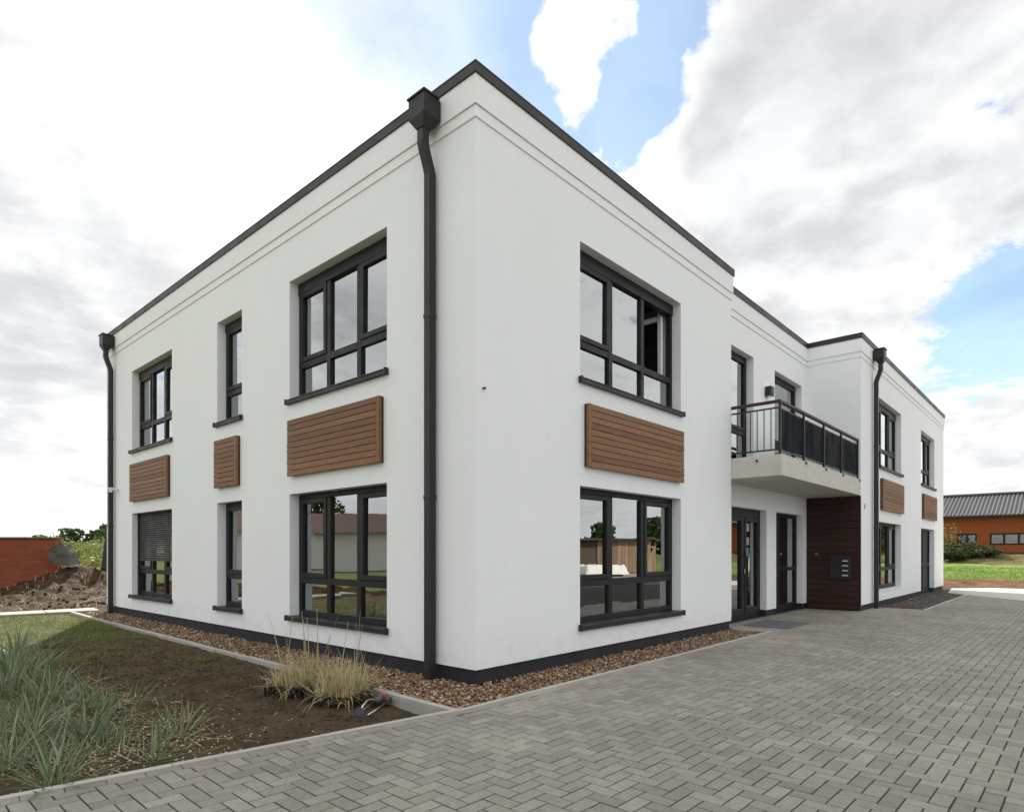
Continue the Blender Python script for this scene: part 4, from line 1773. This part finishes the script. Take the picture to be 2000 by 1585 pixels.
def hedge_mass(name, pts, m, n, leaf, h):
    def cf():
        i = random.randrange(len(pts))
        x, y, rr, hh = pts[i]
        a, q = random.uniform(0, 6.28), math.sqrt(random.random())
        top = hh * (1 - .75 * q * q) * (.85 + .3 * random.random())
        return (x + rr * q * math.cos(a), y + rr * q * math.sin(a), -.2 + top * random.random() ** .45)
    V, F = leaf_cloud(n, cf, leaf)
    return tag(np_mesh(name, V, F, m), kind='stuff')


far = []
for i in range(60):
    s = -150 + i * 1.6
    x, y = gp(random.uniform(128, 140), s)
    far.append((x, y, 2.6, random.uniform(2.6, 4.4)))
hedge_mass('treeline', far, M['leafdark'], 9000, .45, 4)
veg = []
for i in range(120):
    D = random.uniform(36, 62)
    s = D * random.uniform(-.90, -.60)
    x, y = gp(D, s)
    veg.append((x, y, random.uniform(1.2, 2.4), random.uniform(1.3, 2.5)))
for i in range(60):
    D = random.uniform(70, 105)
    s = D * random.uniform(-.92, -.62)
    x, y = gp(D, s)
    veg.append((x, y, 3, random.uniform(2.2, 3.4)))
hedge_mass('undergrowth', veg, M['leafmid'], 42000, .13, 2)
veg = []
for i in range(40):
    D = random.uniform(27, 40)
    s = D * random.uniform(-.76, -.62)
    x, y = gp(D, s)
    veg.append((x, y, random.uniform(.9, 1.7), max(.5, (D - 24) * .17 * random.uniform(.7, 1.1))))
hedge_mass('undergrowth', veg, M['leafmid'], 26000, .10, 1)


# ------------------------------------------------------------------ left background: path, dirt, red wall
path = tag(empty('garden_path'), kind='structure')
for i in range(7):
    mb = MB()
    a = -.05 - i * 1.0
    mb.obox((a - .5, 12.82 + i * .10, -.02 + random.uniform(-.006, .006)), Vector((1, -.10, 0)).normalized(), Vector((.10, 1, 0)).normalized(), (0, 0, 1), .495, .42, .03)
    mb.build('path_slab', M['path'], path, bevel=.008)


def heap(x, y):
    q = Vector((x, y, 0)) - ORI
    D, sd = q.dot(FWD), q.dot(RGT)
    g = math.exp(-((D - 22.6) / 1.9) ** 2) * .92 * math.exp(-((sd + 15.35) / (1.5 if sd < -15.35 else .95)) ** 2)
    g += math.exp(-((D - 20.2) / 1.6) ** 2 - ((sd + 14.4) / 1.3) ** 2) * .26
    g += math.exp(-((D - 21.5) / 1.2) ** 2 - ((sd + 19.0) / 3.0) ** 2) * .22
    n = mnoise.noise(Vector((x * .9, y * .9, 0))) * .10 + mnoise.noise(Vector((x * 2.6, y * 2.6, 2))) * .13 + mnoise.noise(Vector((x * 6, y * 6, 2))) * .10
    e = min(1.0, max(0.0, (y - 13.6) / 1.2))
    return -.20 + e * (g + n * .8 + .06)


grid_sheet('dirt_heap', M['dirt'], -10, 5.5, 13.4, 30, .12, heap)
sp_ = []
for _ in range(1300):
    x, y = random.uniform(-7, 3), random.uniform(14, 24)
    sp_.append((x, y, heap(x, y)))
stones('clods', M['dirt'], np.array(sp_), .015, .07)
sp_ = []
parts = []
for _ in range(900):
    x, y = random.uniform(-7, 3), random.uniform(14, 22)
    parts.append(blade((x, y, heap(x, y)), random.uniform(0, 6.28), random.uniform(.08, .3), .012, random.uniform(.2, 1.5), random.uniform(-.1, .6), 3))
V, F = join_np(parts)
tag(np_mesh('dry_weeds', V, F, M['dry']), kind='stuff')

rw = tag(empty('red_wall', (*gp(22.2, -16.2), -.3)), 'low rust red brick wall with dark capping behind the dirt heap', 'wall')
rw.rotation_euler = (0, 0, R(42.09 - 90 + 2))
mb = MB()
mb.box(-9, -.35, 0, .3, 0, 2.12)
mb.box(-.3505, .30, 0, .3, 0, 1.15)
mb.box(-.35, .12, .002, .298, 1.15, 2.12)
mb.build('brickwork', M['redwall'], rw)
mb = MB()
mb.box(-9, .17, -.05, .35, 2.12, 2.19)
mb.build('capping', M['greystone'], rw, bevel=.01)
# jagged grey lump leaning at the wall end
bm = bmesh.new()
prof = [(-.45, .30), (-.36, .72), (.0, .93), (.20, .62), (.42, .0), (.12, .03), (-.42, .08)]
vs = [bm.verts.new((a_, -.14, b_)) for a_, b_ in prof]
fc = bm.faces.new(vs)
ex = bmesh.ops.extrude_face_region(bm, geom=[fc])
for v in ex['geom']:
    if isinstance(v, bmesh.types.BMVert):
        v.co = (v.co.x * .8 + .03, .30, v.co.z * .88 + .03)
bmesh.ops.triangulate(bm, faces=bm.faces)
for _ in range(3):
    bmesh.ops.subdivide_edges(bm, edges=bm.edges, cuts=1, use_grid_fill=True)
    bmesh.ops.triangulate(bm, faces=bm.faces)
for v in bm.verts:
    q = v.co * 3.0
    v.co += Vector((mnoise.noise(q), mnoise.noise(q + Vector((5, 0, 0))), mnoise.noise(q + Vector((0, 9, 0))))) * .075 + Vector((1, 1, 1)) * mnoise.noise(q * 3.4) * .022
bmesh.ops.recalc_face_normals(bm, faces=bm.faces)
lme = bpy.data.meshes.new('concrete_lump')
bm.to_mesh(lme)
bm.free()
lme.materials.append(M['greystone'])
lo = bpy.data.objects.new('concrete_lump', lme)
col.objects.link(lo)
lo.location = (*gp(21.9, -15.58), .90)
lo.scale = (.98, 1, .86)
lo.rotation_euler = (0, 0, R(42.09 - 90))
tag(lo, 'jagged grey lump leaning at the end of the red wall', 'rubble')
lz = lo.location.z

pb = tag(empty('wrapped_post', (*gp(24.5, -15.68), -.1)), 'tall dark post wrapped in black netting at the corner of the white building', 'post')
mb = MB()
mb.tube([(0, 0, 0), (0, 0, 3.4)], .04, 8)
mb.build('pole', M['metal'], pb)
mb = MB()
mb.tube([(-.06, 0, .35), (-.10, 0, .8), (-.05, .02, 1.4), (.0, 0, 2.2), (.0, 0, 2.75)], .20, 10, taper=.4)
mb.build('netting', M['wrap'], pb)
bo = MB()
bo.obox((0, 0, 0), (1, 0, 0), (0, 1, 0), (0, 0, 1), .75, .07, .02)
bb = bo.build('timber_plank', M['slab'], None, bevel=.004)
bb.location = (*gp(18.6, -12.15), heap(*gp(18.6, -12.15)) + .10)
bb.rotation_euler = (R(4), R(-14), R(42.09 - 90 + 4))
tag(bb, 'pale plank lying on the dirt beside the building corner', 'plank')

# ------------------------------------------------------------------ right background: orange house, bushes
oh = tag(empty('orange_house', (0, 0, 0)), 'long low orange house with a dark corrugated roof', 'house')
HZ = 1.22
ho = Vector((57.0, 3.5, HZ))
ang = R(-90)
oh.location = ho
oh.rotation_euler = (0, 0, ang)
LX0, LX1, DP = -14.0, 26.0, 9.0
EH = 3.12
wins = [(.72, 2.02), (2.82, 5.5)]
WZ0, WZ1 = .70, 1.62
mb = MB()
us = sorted({LX0, LX1} | {w[0] for w in wins} | {w[1] for w in wins})
zs = [-.15, WZ0, WZ1, EH]
for a, b in zip(us, us[1:]):
    for c, d in zip(zs, zs[1:]):
        if not (any(w[0] < (a + b) / 2 < w[1] for w in wins) and WZ0 < (c + d) / 2 < WZ1):
            mb.quad((a, 0, c), (b, 0, c), (b, 0, d), (a, 0, d))
for w in wins:
    for q in w:
        mb.quad((q, 0, WZ0), (q, .25, WZ0), (q, .25, WZ1), (q, 0, WZ1))
    for q in (WZ0, WZ1):
        mb.quad((w[0], 0, q), (w[1], 0, q), (w[1], .25, q), (w[0], .25, q))
mb.quad((LX0, 0, -.15), (LX0, DP, -.15), (LX0, DP, EH), (LX0, 0, EH))
mb.quad((LX1, 0, -.15), (LX1, DP, -.15), (LX1, DP, EH), (LX1, 0, EH))
mb.quad((LX0, DP, -.15), (LX1, DP, -.15), (LX1, DP, EH), (LX0, DP, EH))
for xx in (LX0, LX1):
    mb.poly([(xx, 0, EH), (xx, DP, EH), (xx, DP / 2, EH + 1.72)])
mb.build('wall', M['orange'], oh, fixn=False)
mb = MB()
mb.box(LX0 + .02, LX1 - .02, -.04, .02, -.6, .12)
mb.build('plinth', M['plinth'], oh)
for w in wins:
    mb = MB()
    for a, b, c, d in ((w[0], w[0] + .12, WZ0, WZ1), (w[1] - .12, w[1], WZ0, WZ1), (w[0] + .12, w[1] - .12, WZ0, WZ0 + .12), (w[0] + .12, w[1] - .12, WZ1 - .12, WZ1)):
        mb.box(a, b, .02, .12, c, d)
    nm = 2 if w[1] - w[0] < 2 else 3
    for i in range(1, nm):
        u = w[0] + (w[1] - w[0]) * i / nm
        mb.box(u - .07, u + .07, .02, .12, WZ0 + .12, WZ1 - .12)
    wn = mb.build('window', M['frame'], oh)
    for i in range(nm):
        a = w[0] + (w[1] - w[0]) * i / nm
        b = w[0] + (w[1] - w[0]) * (i + 1) / nm
        p = MB()
        p.box(a + (.12 if i == 0 else .07), b - (.12 if i == nm - 1 else .07), .06, .075, WZ0 + .12, WZ1 - .12)
        p.build('pane', M['dullglass'], wn)
        if i != 0 or nm == 2:
            p = MB()
            p.box(a + .15, b - .1, .16, .18, WZ0 + .13, WZ1 - .13)
            p.build('curtain', M['curtain'], wn)
# roof with rolled tile ridges running up the slope
per = .27
N = int((LX1 - LX0 + .8) / per * 6)
xs = np.linspace(LX0 - .4, LX1 + .4, N)
zz = .045 * np.cos(xs / per * 2 * math.pi)
RV, RF = [], []
rows = [(-.55, EH - .10), (DP / 2, EH + 1.82), (DP + .55, EH - .10)]
courses = []
for (ya, za), (yb_, zb_) in zip(rows, rows[1:]):
    for t in np.linspace(0, 1, 15):
        courses.append((ya + (yb_ - ya) * t, za + (zb_ - za) * t))
V = np.array([[(x_, y_, z_ + h_) for x_, h_ in zip(xs, zz)] for y_, z_ in courses]).reshape(-1, 3)
idx = np.arange(len(courses) * N).reshape(len(courses), N)
F = np.stack([idx[:-1, :-1].ravel(), idx[:-1, 1:].ravel(), idx[1:, 1:].ravel(), idx[1:, :-1].ravel()], 1)
rf = np_mesh('roof', V, F, M['roofmetal'], oh, smooth=True)
mb = MB()
mb.tube([(LX0 - .4, DP / 2, EH + 1.88), (LX1 + .4, DP / 2, EH + 1.88)], .12, 8)
mb.build('ridge', M['roofmetal'], rf)
mb = MB()
mb.box(LX0 - .4, LX1 + .4, -.62, -.52, EH - .22, EH - .12)
mb.build('gutter', M['metal'], rf)

BG = 'dark bushes before the orange house'
for (D, s, h, r, lab) in ((47.0, 33.6, 1.35, 1.8, 'dark round bush under the small window of the orange house'),
                          (46.2, 32.0, 1.2, 1.6, 'dark bush half hidden behind the end of the white building'),
                          (46.6, 35.3, .95, 1.4, 'lower bush sloping down to the right before the orange house')):
    x, y = gp(D, s)
    shrub((x, y, float(terrain_z(np.float64(x), np.float64(y))) + .05), h, r, lab, BG, 'leafbush', 2200, .11)
x, y = gp(48.4, 33.0)
shrub((x, y, float(terrain_z(np.float64(x), np.float64(y))) + .05), 3.0, 1.3, 'tall loose olive coloured shrub against the orange wall', None, 'leafmid', 700, .09)

# lawn blades on the sunlit strip
parts = []
for _ in range(14000):
    x, y = random.uniform(32.2, 42), random.uniform(-8, 6)
    parts.append(blade((x, y, lawn_z(x, y) - .01), random.uniform(0, 6.28), random.uniform(.06, .16), .03, random.uniform(0, .8), random.uniform(.1, .8), 2))
V, F = join_np(parts)
tag(np_mesh('lawn_grass', V, F, m_leaf('lawn_blades', [(.13, .22, .035), (.19, .28, .06), (.25, .31, .09), (.14, .24, .04), (.08, .15, .03)], .6, .35)), kind='stuff')

# ------------------------------------------------------------------ what the panes mirror: the other side of the street and garden
nh = tag(empty('neighbour_house', (-25, 43, -.2)), 'white house with a dark roof mirrored in the garden side window', 'house')
nh.rotation_euler = (0, 0, R(30))
mb = MB()
mb.box(-9, 9, 0, 8, 0, 3.4)
mb.build('wall', M['whitewall'], nh)
mb = MB()
for a, b in (((-9.5, -.7, 3.4), (9.5, -.7, 3.4)), ((-9.5, 8.7, 3.4), (9.5, 8.7, 3.4))):
    pass
mb.poly([(-9.5, -.7, 3.3), (9.5, -.7, 3.3), (9.5, 4, 5.2), (-9.5, 4, 5.2)])
mb.poly([(-9.5, 8.7, 3.3), (9.5, 8.7, 3.3), (9.5, 4, 5.2), (-9.5, 4, 5.2)])
mb.poly([(-9.5, -.7, 3.3), (-9.5, 8.7, 3.3), (-9.5, 4, 5.2)])
mb.poly([(9.5, -.7, 3.3), (9.5, 8.7, 3.3), (9.5, 4, 5.2)])
mb.build('roof', M['roofred'], nh)
tree((-30, 55, -.2), 9, 3.4, 'tree above the mirrored white house roof', None, 'leafdark', 1300, .3)
RG = 'trees mirrored in the street side windows'
for (x, y, h, r, lab) in ((62, -40, 5.0, 3.4, 'dark round tree mirrored above the shed in the street side window'),
                          (70, -36, 5.8, 3.6, 'taller dark tree mirrored left of the shed in the street side window'),
                          (54, -42, 4.4, 3.2, 'low dark tree mirrored at the left of the street side window'),
                          (78, -34, 5.2, 3.6, 'far dark tree mirrored in the right hand panes'),
                          (84, -26, 4.6, 3.4, 'small far tree mirrored beside the entrance door'),
                          (48, -47, 5.2, 3.4, 'dark tree mirrored at the outer edge of the street side window')):
    tree((x, y, -.2), h, r, lab, RG, 'leafdark', 900, .42)
tree((49, -6.6, .5), 4.6, 2.3, 'bushy tree mirrored in the last ground floor panes of the far wing', None, 'leafdark', 1200, .22)
sh = tag(empty('timber_shed', (30.0, -18.0, -.02)), 'brown boarded shed mirrored in the street side ground floor window', 'shed')
sh.rotation_euler = (0, 0, R(216))
mb = MB()
mb.box(-3.4, 3.4, .05, 3, 0, 2.1)
mb.build('shell', M['bark'], sh)
for i in range(26):
    if 15 <= i < 20:
        continue
    mb = MB()
    x0 = -3.4 + i * 6.8 / 26
    mb.box(x0 + .01, x0 + 6.8 / 26 - .01, 0, .045, .05, 2.15)
    mb.build('board', M['oldwood'], sh)
mb = MB()
mb.box(-3.7, 3.7, -.3, 3.3, 2.16, 2.28)
mb.build('roof', M['greystone'], sh)

st_ = tag(empty('covered_stack', (25.5, -15.4, -.02)), 'white sheeted stack mirrored low in the street side window', 'stack')
st_.rotation_euler = (0, 0, R(20))
mb = MB()
for i in range(3):
    mb.box(-1.3, 1.3, -.6 + i * .45, -.5 + i * .45, 0, .12)
mb.build('skid', M['oldwood'], st_)
N = 22
Xg, Yg = np.meshgrid(np.linspace(-1.5, 1.5, N), np.linspace(-.8, .8, N), indexing='ij')
Zg = .13 + .5 * np.clip((1.5 - np.abs(Xg)) * 5, 0, 1) * np.clip((.8 - np.abs(Yg)) * 5, 0, 1) + .05 * np.sin(Xg * 7 + Yg * 3) * np.cos(Yg * 6)
idx = np.arange(N * N).reshape(N, N)
Fg = np.stack([idx[:-1, :-1].ravel(), idx[1:, :-1].ravel(), idx[1:, 1:].ravel(), idx[:-1, 1:].ravel()], 1)
np_mesh('sheet', np.stack([Xg.ravel(), Yg.ravel(), Zg.ravel()], 1), Fg, M['whitewall'], st_, smooth=True)
